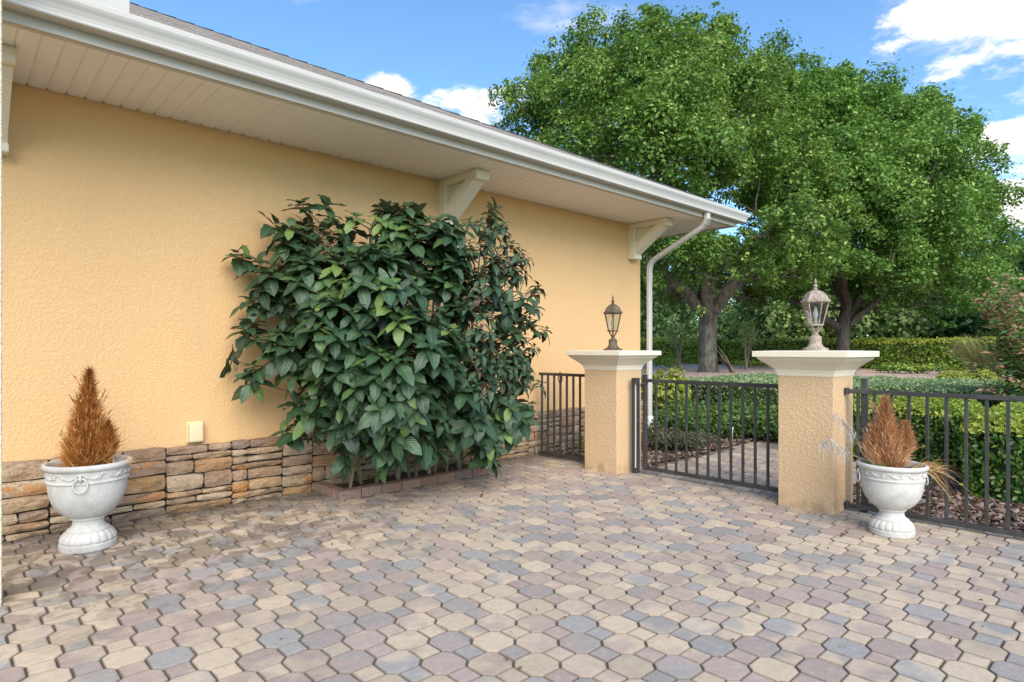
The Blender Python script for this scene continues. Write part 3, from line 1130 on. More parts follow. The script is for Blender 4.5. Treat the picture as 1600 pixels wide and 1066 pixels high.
# ------------------------------------------------------------------ lanterns
def lantern(loc, m, label, rz):
    t = thing('lantern', label, 'lantern', loc, rz, 'lanterns on the gate pillars')
    bm = bmesh.new()
    lathe(bm, [(.098, 0), (.098, .010), (.090, .016), (.070, .024), (.058, .034), (.050, .048), (.045, .060), (.044, .100), (.047, .104), (.040, .112),
               (.030, .120), (.020, .128), (.017, .138), (.019, .146), (.026, .150), (.018, .156)], 24, close_bot=True, close_top=True)
    autosmooth(obj('pedestal', bm, m, t), 35)
    n = 6
    rb, rt, zb, zt = .052, .094, .205, .385
    ang = [2 * math.pi * (k + .5) / n for k in range(n)]
    for a_ in ang:                                                    # four-claw scroll under the cage
        bm = bmesh.new()
        tube(bm, [(.014 * math.cos(a_), .014 * math.sin(a_), .150), (.030 * math.cos(a_), .030 * math.sin(a_), .168), (rb * .9 * math.cos(a_), rb * .9 * math.sin(a_), .204)], [.007, .006, .006], 6)
        obj('scroll', bm, m, t)
    bm = bmesh.new()
    lathe(bm, [(.004, .196), (rb + .006, .198), (rb + .008, .204), (rb + .006, .211), (.004, .212)], n * 4, close_bot=True, close_top=True)
    obj('cage_floor', bm, m, t)
    for a_ in ang:
        bm = bmesh.new()
        tube(bm, [(rb * math.cos(a_), rb * math.sin(a_), zb), (rt * math.cos(a_), rt * math.sin(a_), zt)], .0048, 6)
        obj('cage_bar', bm, m, t)
    for k in range(n):
        a0, a1 = ang[k], ang[(k + 1) % n]
        bm = bmesh.new()
        f_ = .965
        ps = [(rb * f_ * math.cos(a0), rb * f_ * math.sin(a0), zb + .004), (rb * f_ * math.cos(a1), rb * f_ * math.sin(a1), zb + .004),
              (rt * f_ * math.cos(a1), rt * f_ * math.sin(a1), zt - .002), (rt * f_ * math.cos(a0), rt * f_ * math.sin(a0), zt - .002)]
        bm.faces.new([bm.verts.new(p) for p in ps])
        obj('pane', bm, M['glass'], t)
    bm = bmesh.new()                                                  # hexagonal domed roof
    pr = [(.060, .386), (.104, .384), (.110, .389), (.112, .397), (.107, .405), (.098, .409), (.093, .416), (.088, .430), (.078, .448), (.063, .464), (.046, .475), (.030, .482), (.014, .487)]
    off = math.pi / n
    rings = []
    for r_, z in pr:
        rings.append([bm.verts.new((r_ * math.cos(a_), r_ * math.sin(a_), z)) for a_ in ang])
    for A, B in zip(rings, rings[1:]):
        for k in range(n): bm.faces.new((A[k], A[(k + 1) % n], B[(k + 1) % n], B[k]))
    bm.faces.new(rings[0][::-1]); bm.faces.new(rings[-1])
    rf = autosmooth(obj('lantern_roof', bm, m, t), 28)
    bm = bmesh.new()
    lathe(bm, [(.014, .485), (.018, .491), (.013, .498), (.010, .506), (.016, .513), (.019, .519), (.014, .526), (.007, .532), (.008, .542), (.011, .550), (.009, .560), (.004, .572), (.001, .580)], 14, close_bot=True, close_top=True)
    autosmooth(obj('finial', bm, m, rf), 50)
    bm = bmesh.new()
    lathe(bm, [(.013, .212), (.013, .255)], 12, close_top=True)
    obj('socket', bm, M['cap'], t)
    bm = bmesh.new()
    lathe(bm, [(.009, .2555), (.016, .27), (.019, .29), (.015, .315), (.006, .345), (.001, .352)], 12, close_top=True, close_bot=True)
    obj('bulb', bm, M['bulb'], t)
    return t


lantern((P1[0] + .21, P1[1] + .21, 1.2465), M['lant_dark'], 'dark bronze lantern on the pillar nearer the house wall', R(12))
lantern((P2[0] + .21, P2[1] + .21, 1.2465), M['lant_pale'], 'pale weathered lantern on the pillar beside the right urn', R(20))


# ------------------------------------------------------------------ ironwork
def bar_box(name, parent, x0, x1, y0, y1, z0, z1, bev=.002, m=None):
    bm = bmesh.new(); box(bm, x0, x1, y0, y1, z0, z1, bev)
    return obj(name, bm, m or M['iron'], parent)


def picket_mesh(h, w=.016):
    bm = bmesh.new(); box(bm, -w / 2, w / 2, -w / 2, w / 2, 0, h, .0015)
    me = bpy.data.meshes.new('picket'); bm.to_mesh(me); bm.free(); me.materials.append(M['iron'])
    return me


gate = thing('gate', 'dark metal picket gate between the two stucco pillars', 'gate', (XF, 2.17, 0))
gl0, gl1 = .03, 1.455                 # along +Y from the right pillar
bar_box('hinge_stile', gate, -.022, .022, gl0, gl0 + .044, .045, .985)
bar_box('latch_stile', gate, -.019, .019, gl1 - .038, gl1, .045, .995)
bar_box('top_rail', gate, -.016, .016, gl0 + .0445, gl1 - .0385, .928, .960)
bar_box('bottom_rail', gate, -.016, .016, gl0 + .0445, gl1 - .0385, .050, .084)
pm = picket_mesh(.843, .0205)
n = 11
for k in range(n):
    put('picket', pm, gate, (0, gl0 + .044 + (gl1 - .038 - gl0 - .044) * (k + 1) / (n + 1), .0845))
for z in (.22, .80):
    bm = bmesh.new(); tube(bm, [(0, .012, z), (0, .012, z + .09)], .011, 10); obj('hinge', bm, M['iron'], gate)
bm = bmesh.new(); box(bm, -.021, .021, gl1 - .040, gl1 + .002, .9955, 1.003, .002); obj('post_cap', bm, M['iron'], gate)

post = thing('latch_post', 'dark square metal post with chain against the left gate pillar', 'post', (XF, 3.72, 0))
bar_box('post', post, -.030, .030, -.030, .030, -.02, .955, .003)
bm = bmesh.new(); box(bm, -.034, .034, -.034, .034, .9555, .966, .003); obj('cap', bm, M['iron'], post)
bm = bmesh.new()
for k in range(9):
    a_ = 2 * math.pi * k / 9
    c = Vector((.05 * math.cos(a_), -.045 + .085 * math.sin(a_), .915 - .018 * math.sin(a_ * 2 + 1)))
    torus(bm, .015, .0042, Matrix.Translation(c) @ Matrix.Rotation(a_ + math.pi / 2, 4, 'Z') @ Matrix.Rotation(math.pi / 2 * (k % 2) + .3, 4, 'X') @ Matrix.Scale(1.5, 4, (1, 0, 0)), 10, 6)
obj('chain', bm, M['iron'], post)
bm = bmesh.new(); tube(bm, [(-.034, -.022, .90), (-.036, -.024, .5), (-.034, -.022, .06)], .007, 8); obj('drop_rod', bm, M['gutter'], post)


def fence(label, ya, yb, zt, step, ymax_first):
    f = thing('picket_fence', label, 'fence', (XF + .01, 0, 0), 0, 'low metal fences beside the gate pillars')
    bar_box('top_rail', f, -.017, .017, ya, yb, zt - .032, zt)
    bar_box('bottom_rail', f, -.015, .015, ya, yb, .022, .056)
    me = picket_mesh(zt - .089, .0205)
    y = ymax_first
    while y > ya + .02:
        put('picket', me, f, (0, y, .0565)); y -= step
    return f


f1 = fence('dark metal picket fence running right from the pillar behind the urn', -3.6, 1.72, .945, .114, 1.655)
for z0 in (.905, .018):
    bm = bmesh.new(); box(bm, -.026, .026, 1.7205, 1.747, z0, z0 + .05, .004); obj('mount_bracket', bm, M['iron'], f1)
bar_box('post', f1, .018, .058, 1.60, 1.64, -.03, 1.03)
f2 = fence('short dark metal picket fence between the house wall and left pillar', 4.235, 5.10, .985, .098, 5.06)
bar_box('end_stile', f2, -.015, .015, 4.222, 4.2345, .022, .985)
bm = bmesh.new()
torus(bm, .030, .006, Matrix.Translation((-.012, 4.76, .93)) @ Matrix.Rotation(math.pi / 2, 4, 'Y') @ Matrix.Scale(1.9, 4, (1, 0, 0)), 20, 6)
obj('ring_ornament', bm, M['iron'], f2)


# ------------------------------------------------------------------ urns
ORN = []
for k in range(2):
    bm = bmesh.new()
    fr = Matrix.Translation((.2275, 0, .440)) @ Matrix.Rotation(R(90), 4, 'Y') @ Matrix.Rotation(R(90), 4, 'Z')
    torus(bm, .026, .0066, fr @ Matrix.Translation((0, .009 if k else -.006, 0)) @ Matrix.Rotation(math.pi * k, 4, 'Z') @ Matrix.Scale(1.15, 4, (1, 0, 0)) @ Matrix.Scale(.8, 4, (0, 1, 0)), 10, 5, math.pi * 1.05)
    me = bpy.data.meshes.new('ornament'); bm.to_mesh(me); bm.free(); finish(me, M['urn'], True); ORN.append(me)


def urn(loc, s, rz, label):
    t = thing('garden_urn', label, 'urn', loc, rz, 'white cement urns in the courtyard')
    t.scale = (s * .88, s * .88, s)
    N = 60

    def foot(j, r, a_):
        return r
    bm = bmesh.new()
    lathe(bm, [(.02, .0), (.160, .0), (.164, .004), (.165, .012), (.165, .036), (.161, .041), (.153, .043)], N, close_bot=True)
    lathe(bm, [(.118, .102), (.122, .104), (.123, .109), (.119, .113), (.108, .117), (.098, .126), (.091, .138), (.088, .150), (.090, .163),
               (.098, .172), (.104, .175), (.104, .183), (.098, .186)], N)
    autosmooth(obj('foot', bm, M['urn'], t), 35)
    bm = bmesh.new()                                             # gadrooned ring of petals

    def gad(j, r, a_):
        k = abs(math.sin(a_ * 10))
        return r * (1 + .045 * (k ** .55 - .6) * (0 if j in (0, 8) else 1))
    lathe(bm, [(.154, .042), (.159, .048), (.160, .056), (.156, .068), (.149, .080), (.140, .090), (.131, .098), (.124, .103), (.117, .104)], 160, gad)
    autosmooth(obj('petal_ring', bm, M['urn'], t), 60)
    bm = bmesh.new()
    lathe(bm, [(.05, .180), (.096, .184), (.118, .191), (.142, .205), (.166, .226), (.187, .252), (.203, .281), (.214, .312), (.221, .345), (.2245, .375),
               (.2265, .395), (.232, .398), (.2345, .404), (.232, .410), (.2275, .413), (.2285, .430), (.230, .452), (.2325, .466), (.240, .470), (.249, .476),
               (.254, .486), (.253, .496), (.247, .503), (.238, .506), (.229, .503), (.222, .494), (.217, .470), (.213, .44)], N)
    bw_ = autosmooth(obj('bowl', bm, M['urn'], t), 35)
    n_ = 22                                                      # running ornament round the band
    for k in range(n_):
        q = put('ornament', ORN[k % 2], bw_); q.rotation_euler = (0, 0, 2 * math.pi * k / n_); q.scale = (1.008, 1.008, 1)
    for a_ in (0, math.pi):
        bm = bmesh.new()
        mt = Matrix.Rotation(a_, 4, 'Z')
        tube(bm, [mt @ Vector((.224, 0, .452)), mt @ Vector((.247, 0, .450)), mt @ Vector((.252, 0, .436)), mt @ Vector((.240, 0, .420)), mt @ Vector((.226, 0, .412))], .0085, 8)
        hd = autosmooth(obj('handle_lug', bm, M['urn'], t), 60)
        bm = bmesh.new()
        torus(bm, .039, .0055, mt @ Matrix.Translation((.247, 0, .398)) @ Matrix.Rotation(R(84), 4, 'Y'), 28, 8)
        autosmooth(obj('ring_handle', bm, M['urn'], hd), 80)
    bm = bmesh.new()
    lathe(bm, [(.0, .462), (.05, .468), (.10, .464), (.15, .468), (.19, .462), (.2155, .455)], 26, lambda j, r, a_: r)
    for v in bm.verts: v.co.z += .012 * mnoise.noise(v.co * 18)
    obj('soil', bm, M['soil'], t)
    return t


# directions: ring of the left urn faces the camera
U1 = Vector((.690, 4.70, 0)); U2 = Vector((4.754, 1.306, 0))
a1 = math.atan2(-U1.y, -U1.x) - R(10)
urn(U1, 1.08, a1, 'white cement pedestal urn against the stone base of the house wall')
a2 = math.atan2(-U2.y, -U2.x) - R(72)
urn(U2, .95, a2, 'white cement pedestal urn in front of the metal fence, grass spilling over')


def blades(name, base, dirs, length, width, m, rnd=None, curl=None, seg=3, parent=None):
    """narrow tapering blades; base Nx3, dirs Nx3 unit, curl Nx3 added quadratically"""
    n = len(base)
    length = np.broadcast_to(length, (n,))[:, None]; width = np.broadcast_to(width, (n,))[:, None]
    dirs = nrm(dirs)
    sd = nrm(np.cross(dirs, rng.normal(size=(n, 3))))
    if curl is None: curl = np.zeros((n, 3))
    V = []
    for k in range(seg + 1):
        t_ = k / seg
        c = base + dirs * length * t_ + curl * t_ * t_
        w = width * (1 - t_ * .85) * .5
        V += [c - sd * w, c + sd * w]
    V = np.stack(V, axis=1)
    K = 2 * (seg + 1)
    i = np.arange(n)[:, None] * K
    F = np.concatenate([i + np.array([2 * k, 2 * k + 1, 2 * k + 3, 2 * k + 2]) for k in range(seg)], axis=0)
    if rnd is None: rnd = rng.random(n)
    return np_mesh(name, V.reshape(-1, 3), F, m, np.repeat(rnd, K))


def dead_conifer(loc, label, h, rbase, m, spires, n, thin):
    t = thing('dead_conifer', label, 'dead shrub', loc, 0, 'dead conifers in the urns')
    bm = bmesh.new()
    for ox, oy, hh, rr in spires:
        tube(bm, [(ox * .3, oy * .3, -.02), (ox * .8, oy * .8, hh * .4), (ox, oy, hh * .92)], [.012, .008, .002], 6)
    obj('stem', bm, M['twig'], t)
    B, D, L, CU, RN = [], [], [], [], []
    tot = sum(s[2] for s in spires)
    for ox, oy, hh, rr in spires:
        k = int(n * hh / tot)
        z = rng.random(k) ** 1.25
        prof = rr * np.minimum(1, (1 - z) ** 1.25 * 1.25 + .07) * np.where(z < .12, .75 + z * 2, 1) * np.where(z > .9, (1 - z) * 10, 1)
        a_ = rng.random(k) * 2 * np.pi
        sector = 1 + .22 * np.sin(a_ * 3 + z * 7 + ox * 30) + .12 * np.sin(a_ * 7 + z * 13)
        r_ = prof * sector * np.sqrt(rng.random(k)) ** .7
        lean = np.array([ox, oy, 0]) * np.clip(z * 2, .3, 1)[:, None]
        p = np.stack([r_ * np.cos(a_), r_ * np.sin(a_), z * hh * .93], 1) + lean
        out = np.stack([np.cos(a_), np.sin(a_), np.zeros(k)], 1)
        d = out * (.15 + .75 * (1 - z)[:, None] * rng.random((k, 1))) + np.array([0, 0, 1.0]) + rng.normal(size=(k, 3)) * .28
        B.append(p); D.append(d); L.append(rng.uniform(.025, .075, k) * (.7 + .5 * (1 - z)))
        CU.append(out * rng.uniform(-.005, .03, (k, 1)) + np.array([0, 0, 1]) * rng.uniform(-.02, .015, (k, 1)))
        RN.append(np.clip(.18 + .55 * (r_ / np.maximum(rr, .01)) + rng.normal(size=k) * .2, 0, 1))
    B, D, L, CU, RN = map(np.concatenate, (B, D, L, CU, RN))
    o = put('needles', blades('needles', B, D, L, thin, m, RN, CU, 2), t); o['kind'] = 'stuff'
    # outer sprays that break the outline
    nb = 46
    bm = bmesh.new()
    Bs, Ds, Ls, Cs = [], [], [], []
    for k in range(nb):
        ox, oy, hh, rr = spires[0] if k % 3 else spires[-1]
        z = random.uniform(.05, .75); a_ = random.uniform(0, 6.28)
        r_ = rr * (1 - z) ** 1.25 * 1.1
        p = Vector((r_ * math.cos(a_) + ox, r_ * math.sin(a_) + oy, z * hh))
        d = Vector((math.cos(a_) * .5, math.sin(a_) * .5, 1)).normalized()
        for q in range(9):
            c = p + d * .013 * q
            for sgn in range(2):
                Bs.append(tuple(c)); Ds.append((d.x + random.gauss(0, .35), d.y + random.gauss(0, .35), d.z)); Ls.append(random.uniform(.015, .035)); Cs.append((0, 0, 0))
    o = put('spray', blades('spray', np.array(Bs), np.array(Ds), np.array(Ls), thin, m, None, np.array(Cs), 1), t); o['kind'] = 'stuff'
    return t


dead_conifer(U1 + Vector((0, 0, .50)), 'rust brown dead conifer in the urn by the house wall', .60, .17, M['dead_needle'],
             [(.0, .0, .66, .118), (.095, -.06, .30, .075), (-.055, .03, .33, .085), (-.02, -.07, .26, .085)], 8500, .0058)
dead_conifer(U2 + Vector((.0, .02, .44)), 'pale orange dead conifer with two spires in the right urn', .46, .13, M['dead_needle_pale'],
             [(.0, .02, .50, .100), (.075, -.085, .32, .058), (-.045, .07, .28, .070)], 8500, .0048)

# debris and small plants in the urns
n = 90
a_ = rng.random(n) * 6.283; r_ = np.sqrt(rng.random(n)) * .2
b_ = np.stack([r_ * np.cos(a_), r_ * np.sin(a_), np.zeros(n) + .0], 1)
o = put('dry_litter', blades('dry_litter', b_, rng.normal(size=(n, 3)) * np.array([1, 1, .35]) + np.array([0, 0, .2]), rng.uniform(.04, .12, n), .006, M['dead_grass'], None, None, 2), None, U1 + Vector((0, 0, .515)))
o['kind'] = 'stuff'; tag(o, 'dry straw litter on the soil of the left urn', 'litter')
n = 26
t = thing('silvery_weed', 'small grey feathery weed at the right rim of the left urn', 'weed', U1 + Vector((.13, -.12, .505)))
put('blades', blades('blades', np.zeros((n, 3)) + rng.normal(size=(n, 3)) * .008, rng.normal(size=(n, 3)) * .45 + np.array([0, 0, 1]), rng.uniform(.04, .085, n), .008, M['plume'], None, None, 2), t)
put('dry_stalks', blades('dry_stalks', np.zeros((14, 3)), rng.normal(size=(14, 3)) * .2 + np.array([.8, -.55, .45]), rng.uniform(.10, .17, 14), .006, M['dead_grass'], None, np.tile([[.01, 0, -.03]], (14, 1)), 3), t)

t = thing('dead_grass_tuft', 'straw coloured grass hanging over the rim of the right urn', 'grass', U2 + Vector((.10, -.165, .455)))
n = 85
out = np.array([.62, -.78, 0])
d_ = out * rng.uniform(.35, 1.0, (n, 1)) + rng.normal(size=(n, 3)) * .28 + np.array([0, 0, 1.0]) * rng.uniform(.2, .75, (n, 1))
cu = out * rng.uniform(.02, .07, (n, 1)) + np.array([0, 0, -1]) * rng.uniform(.10, .30, (n, 1))
put('blades', blades('blades', rng.normal(size=(n, 3)) * np.array([.03, .03, .005]), d_, rng.uniform(.12, .22, n), .006, M['dead_grass'], None, cu, 6), t)
t = thing('green_grass_tuft', 'short fresh green grass tuft in the right urn', 'grass', U2 + Vector((-.10, .06, .43)))
n = 150
put('blades', blades('blades', rng.normal(size=(n, 3)) * np.array([.04, .04, .002]), rng.normal(size=(n, 3)) * .3 + np.array([0, 0, 1]), rng.uniform(.03, .07, n), .004, M['green_grass'], None, None, 2), t)

t = thing('dried_plume', 'silvery dried feathery branch drooping left from the right urn', 'dried branch', U2 + Vector((-.08, .12, .45)))
bm = bmesh.new()
axis_l = Vector((-.62, .68, 0)).normalized()
arc = [axis_l * (.30 * k / 8) + Vector((0, 0, .04 + .17 * (k / 8) ** 1.4 - (.06 if k == 8 else 0))) for k in range(9)]
tube(bm, arc, [.005, .0048, .0045, .004, .004, .0035, .003, .0025, .002], 6)
arc2 = [axis_l * (.20 * k / 6) + Vector((.03, .02, .05 + .30 * (k / 6) ** .8)) for k in range(7)]
tube(bm, arc2, [.004, .004, .0035, .003, .003, .002, .001], 6)
obj('stalk', bm, M['stem'], t)
Bs, Ds, Cs, Ls = [], [], [], []
for arcx, lo in ((arc, 4), (arc2, 3)):
    for k in range(lo, len(arcx)):
        for q in range(24):
            p = arcx[k] + Vector((random.gauss(0, .014), random.gauss(0, .014), random.gauss(0, .012)))
            Bs.append(tuple(p)); Ds.append((random.gauss(0, .5), random.gauss(0, .5), -.4)); Ls.append(random.uniform(.03, .07)); Cs.append((0, 0, -random.uniform(.01, .09)))
put('wisps', blades('wisps', np.array(Bs), np.array(Ds), np.array(Ls), .004, M['plume'], None, np.array(Cs), 3), t)

# ------------------------------------------------------------------ the planter and the big shrub
random.seed(5)
pl = thing('planter_edging', 'low brick edging round the bed under the large shrub', 'edging', (0, 0, 0))


def brick(x, y, rz, z=.0):
    bm = bmesh.new(); box(bm, -.098, .098, -.048, .048, -.02, .068, .006)
    for v in bm.verts: v.co += Vector((random.uniform(-.002, .002), random.uniform(-.002, .002), random.uniform(-.002, .002)))
    me = bpy.data.meshes.new('brick'); bm.to_mesh(me); bm.free(); me.materials.append(M['brick'])
    a = me.attributes.new('rnd', 'FLOAT', 'POINT'); a.data.foreach_set('value', [random.random()] * len(me.vertices))
    put('brick', me, pl, (x, y, z), (random.gauss(0, .01), random.gauss(0, .01), rz + random.gauss(0, .012)))


for k in range(8): brick(2.535 + k * .203, 4.765, 0)
for k in range(2): brick(2.48, 4.915 + k * .203, R(90))
for k in range(2): brick(4.055, 4.915 + k * .203, R(90))
bm = bmesh.new(); bmesh.ops.create_grid(bm, x_segments=24, y_segments=8, size=1)
for v in bm.verts:
    v.co = Vector((3.27 + v.co.x * .78, 5.0 + v.co.y * .20, .03 + .02 * mnoise.noise(v.co * 5)))
o = obj('planter_soil', bm, M['soil'], None, True); o['kind'] = 'structure'

# leaf blade: folded on its midrib, drooping, with a toothed wavy edge; length along +Y, face +Z
def leaf_mesh(rv, m, droop, wave, fold, wid, seed):
    rs = random.Random(seed)
    n_ = 7
    v, f, uv = [], [], []
    for k in range(n_ + 1):
        t_ = k / n_
        w = wid * (math.sin(math.pi * min(1, t_ * .96 + .04) ** .88) ** .68) if 0 < k < n_ else .004
        if 0 < k < n_: w *= 1 + (.07 if k % 2 else -.05)
        y = t_ - droop * .25 * t_ * t_
        z = -droop * t_ * t_ * .6
        wz = wave * math.sin(t_ * 9 + seed)
        v += [(-w, y, z + fold * w + wz * w), (0, y, z), (w, y, z + fold * w - wz * w * rs.uniform(.5, 1.4))]
        uv += [(-1, t_), (0, t_), (1, t_)]
    for k in range(n_):
        a = 3 * k
        f += [(a, a + 1, a + 4, a + 3), (a + 1, a + 2, a + 5, a + 4)]
    me = bpy.data.meshes.new('leaf'); me.from_pydata(v, [], f)
    l = me.uv_layers.new(name='UVMap')
    for lp in me.loops: l.data[lp.index].uv = uv[lp.vertex_index]
    a = me.attributes.new('rnd', 'FLOAT', 'POINT'); a.data.foreach_set('value', [rv] * len(v))
    me.materials.append(m)
    me.polygons.foreach_set('use_smooth', [True] * len(f))
    return me


LV = []
for k in range(30):
    rv = (k + .5) / 30
    LV.append(leaf_mesh(rv, M['shrub_leaf'], random.uniform(.15, .70), random.uniform(.08, .25), random.uniform(.02, .28), random.uniform(.205, .27), k))
LP = []
for k in range(20):
    rv = (k + .5) / 20
    LP.append(leaf_mesh(rv, M['shrub_leaf_purple'], random.uniform(.35, .95), random.uniform(.1, .3), random.uniform(.2, .5), random.uniform(.15, .21), k + 60))

shrub = thing('broadleaf_shrub', 'large dark green broadleaf shrub growing against the peach wall', 'shrub', (3.25, 4.98, .03))
SB = Vector((3.25, 4.98, .03))

# lobes of the shrub: (picture x, picture y, radius m, distance in front of camera)
lobes = [(430, 440, .20, 5.00), (465, 375, .20, 5.05), (455, 535, .23, 4.85), (500, 440, .27, 4.80), (555, 385, .26, 5.05), (620, 375, .29, 5.20),
         (500, 600, .27, 4.75), (540, 520, .34, 4.62), (600, 455, .34, 4.70), (680, 400, .33, 5.20), (760, 360, .20, 5.75), (790, 415, .23, 5.80), (735, 440, .34, 5.40),
         (805, 480, .24, 5.80), (795, 560, .28, 5.70), (720, 540, .36, 5.10), (650, 555, .37, 4.65), (590, 590, .34, 4.55), (560, 630, .26, 4.75), (640, 625, .30, 4.70),
         (715, 615, .32, 5.05), (785, 630, .26, 5.50), (845, 600, .11, 5.85), (760, 680, .15, 5.4), (700, 660, .18, 5.1),
         (510, 335, .10, 5.15), (600, 330, .11, 5.3), (645, 335, .10, 5.4), (770, 325, .08, 5.9),
         (372, 405, .07, 5.0), (395, 470, .09, 4.95), (362, 560, .07, 4.8), (400, 590, .10, 4.8), (470, 322, .07, 5.1), (430, 345, .08, 5.05), (445, 668, .10, 4.75), (400, 520, .09, 4.9),
         (605, 700, .14, 4.85), (680, 705, .13, 5.0), (545, 690, .11, 4.85), (755, 705, .10, 5.4), (840, 450, .08, 5.95), (850, 520, .08, 5.9)]
cols_main = []
cam_v = Vector((0, 0, EYE))
tips = []
for (px, py, r_, d) in lobes:
    c = at(px, py, d)
    k = max(3, int(60 * (r_ / .3) ** 2))
    for q in range(k):
        # points over the lobe's skin, biased outwards from the wall
        while True:
            u = Vector((random.gauss(0, 1), random.gauss(0, 1), random.gauss(0, 1))).normalized()
            if u.y < .55: break
        p = c + u * r_ * (random.uniform(.80, 1.05) if q % 3 else random.uniform(.2, .7))
        if p.y > 5.12: p.y = random.uniform(4.95, 5.12)
        if p.z < (.36 if px < 730 and px != 445 else .30): continue
        tips.append((p, u))
# thin out tips that crowd each other
sel = []
for p, u in tips:
    if mnoise.noise(p * 2.6) < -.42 and p.y < 4.8: continue
    if all((p - s[0]).length > .096 for s in sel): sel.append((p, u))
tips = sel

# canes rising from the bed, with side shoots to the tips
canes = []
for k in range(15):
    bx, by = 2.62 + k * .092 + random.uniform(-.03, .03), random.uniform(4.86, 5.08)
    top = Vector((bx + random.uniform(-.35, .35) + (bx - 3.3) * .55, random.uniform(4.6, 5.0), random.uniform(1.6, 2.35)))
    b0 = Vector((bx, by, .02))
    pts = [b0, b0 + Vector((random.uniform(-.09, .09), random.uniform(-.05, .03), .45)), (b0 + top) / 2 + Vector((random.uniform(-.06, .06), random.uniform(-.05, .02), .1)), top]
    canes.append((pts, [bmesh.new(), None]))
    rc_ = random.uniform(.6, 1.15); tube(canes[-1][1][0], [p - SB for p in pts], [.019 * rc_, .017 * rc_, .013 * rc_, .006], 7, True, .25, k)
for p, u in tips:
    best = None
    for ci, (pts, _) in enumerate(canes):
        for a_, b_ in zip(pts[1:], pts[2:]):
            for t_ in (0, .33, .66, 1):
                q = a_.lerp(b_, t_)
                if q.z > p.z - .05: continue
                dd = (q - p).length
                if best is None or dd < best[0]: best = (dd, ci, q)
    if best is None:
        ci = min(range(len(canes)), key=lambda i: (canes[i][0][1] - p).length); q = canes[ci][0][1]
    else: _, ci, q = best
    mid = q.lerp(p, .55) + Vector((0, 0, -.05)) + u * .03
    tube(canes[ci][1][0], [q - SB, mid - SB, p - SB], [.006, .0045, .003], 5, False)
for pts, (bmx, _) in canes:
    obj('stem', bmx, M['stem'], shrub)

leaves = []
for (p, u) in tips:
    dcam = (cam_v - p).normalized()
    rside = CA * p.x - SA * p.y      # camera-right coordinate, larger towards the far right end
    purple = rside > -.42 and p.z > .8 and random.random() < .80
    bright = random.random() < .13
    axis = (u * .55 + Vector((0, -.18, .75)) + Vector((random.gauss(0, .2), random.gauss(0, .2), random.gauss(0, .2)))).normalized()
    side = axis.cross(Vector((random.gauss(0, 1), random.gauss(0, 1), .1))).normalized()
    nl = random.randint(7, 10)
    ph = random.random() * 6.28
    for k in range(nl):
        rank = k / (nl - 1)
        a_ = ph + k * 2.4
        out = (Matrix.Rotation(a_, 3, axis) @ side)
        el = .05 + .75 * rank
        d = (out * math.cos(el) + axis * math.sin(el) * .8 + Vector((0, 0, -(.38 + .5 * max(0, 1.3 - p.z)) * (1 - rank)))).normalized()
        up = (axis + Vector((0, 0, .5))).normalized()
        nz = (up - d * up.dot(d)).normalized()
        ln = (.225 - .10 * rank) * random.uniform(.75, 1.15) * (.72 if purple else 1.0)
        base = p - axis * .05 * (1 - rank)
        tone = random.gauss(.40, .22) + .14 * rank + (.42 if bright else 0)
        if base.y + d.y * ln > 5.20: continue
        leaves.append((base, d, nz, ln, purple, min(.999, max(0, tone))))
vis_key = lambda L: -(L[3] ** 2) / max(.5, (SA * L[0].x + CA * L[0].y)) ** 2 * (1.0 + 1.5 * max(0, (L[0] - SB).dot(Vector((-.5, -.85, .2)))))
leaves.sort(key=vis_key)


def leaf_pick(L):
    lib = LP if L[4] else LV
    return lib[min(len(lib) - 1, int(L[5] * len(lib)))]


def leaf_matrix(L):
    base, d, nz, ln = L[:4]
    xx = d.cross(nz).normalized()
    m3 = Matrix((xx, d, nz)).transposed()
    return Matrix.Translation(base - SB) @ m3.to_4x4() @ Matrix.Scale(ln, 4)


for L in leaves[:300]:
    o = bpy.data.objects.new('leaf', leaf_pick(L)); o.matrix_local = leaf_matrix(L)
    C.objects.link(o); o.parent = shrub; o.matrix_local = leaf_matrix(L)


def join_leaves(name, items, m, parent):
    V, F, A_, U = [], [], [], []
    off = 0
    for L in items:
        me = leaf_pick(L)
        n_ = len(me.vertices)
        co = np.empty(n_ * 3, dtype=np.float32); me.vertices.foreach_get('co', co); co = co.reshape(-1, 3)
        mt = np.array(leaf_matrix(L))
        V.append(co @ mt[:3, :3].T + mt[:3, 3])
        F.append(np.array([tuple(p.vertices) for p in me.polygons]) + off)
        A_ += [L[5]] * n_
        u_ = np.empty(len(me.loops) * 2, dtype=np.float32); me.uv_layers[0].data.foreach_get('uv', u_); U.append(u_)
        off += n_
    if not V: return
    me = np_mesh(name, np.concatenate(V), np.concatenate(F), m, A_, True)
    l = me.uv_layers.new(name='UVMap'); l.data.foreach_set('uv', np.concatenate(U))
    o = put(name, me, parent); o['kind'] = 'stuff'
    return o


restL = leaves[300:]
join_leaves('small_leaves', [L for L in restL if not L[4]], M['shrub_leaf'], shrub)
join_leaves('purple_backed_leaves', [L for L in restL if L[4]], M['shrub_leaf_purple'], shrub)
print('shrub tips', len(tips), 'leaves', len(leaves))

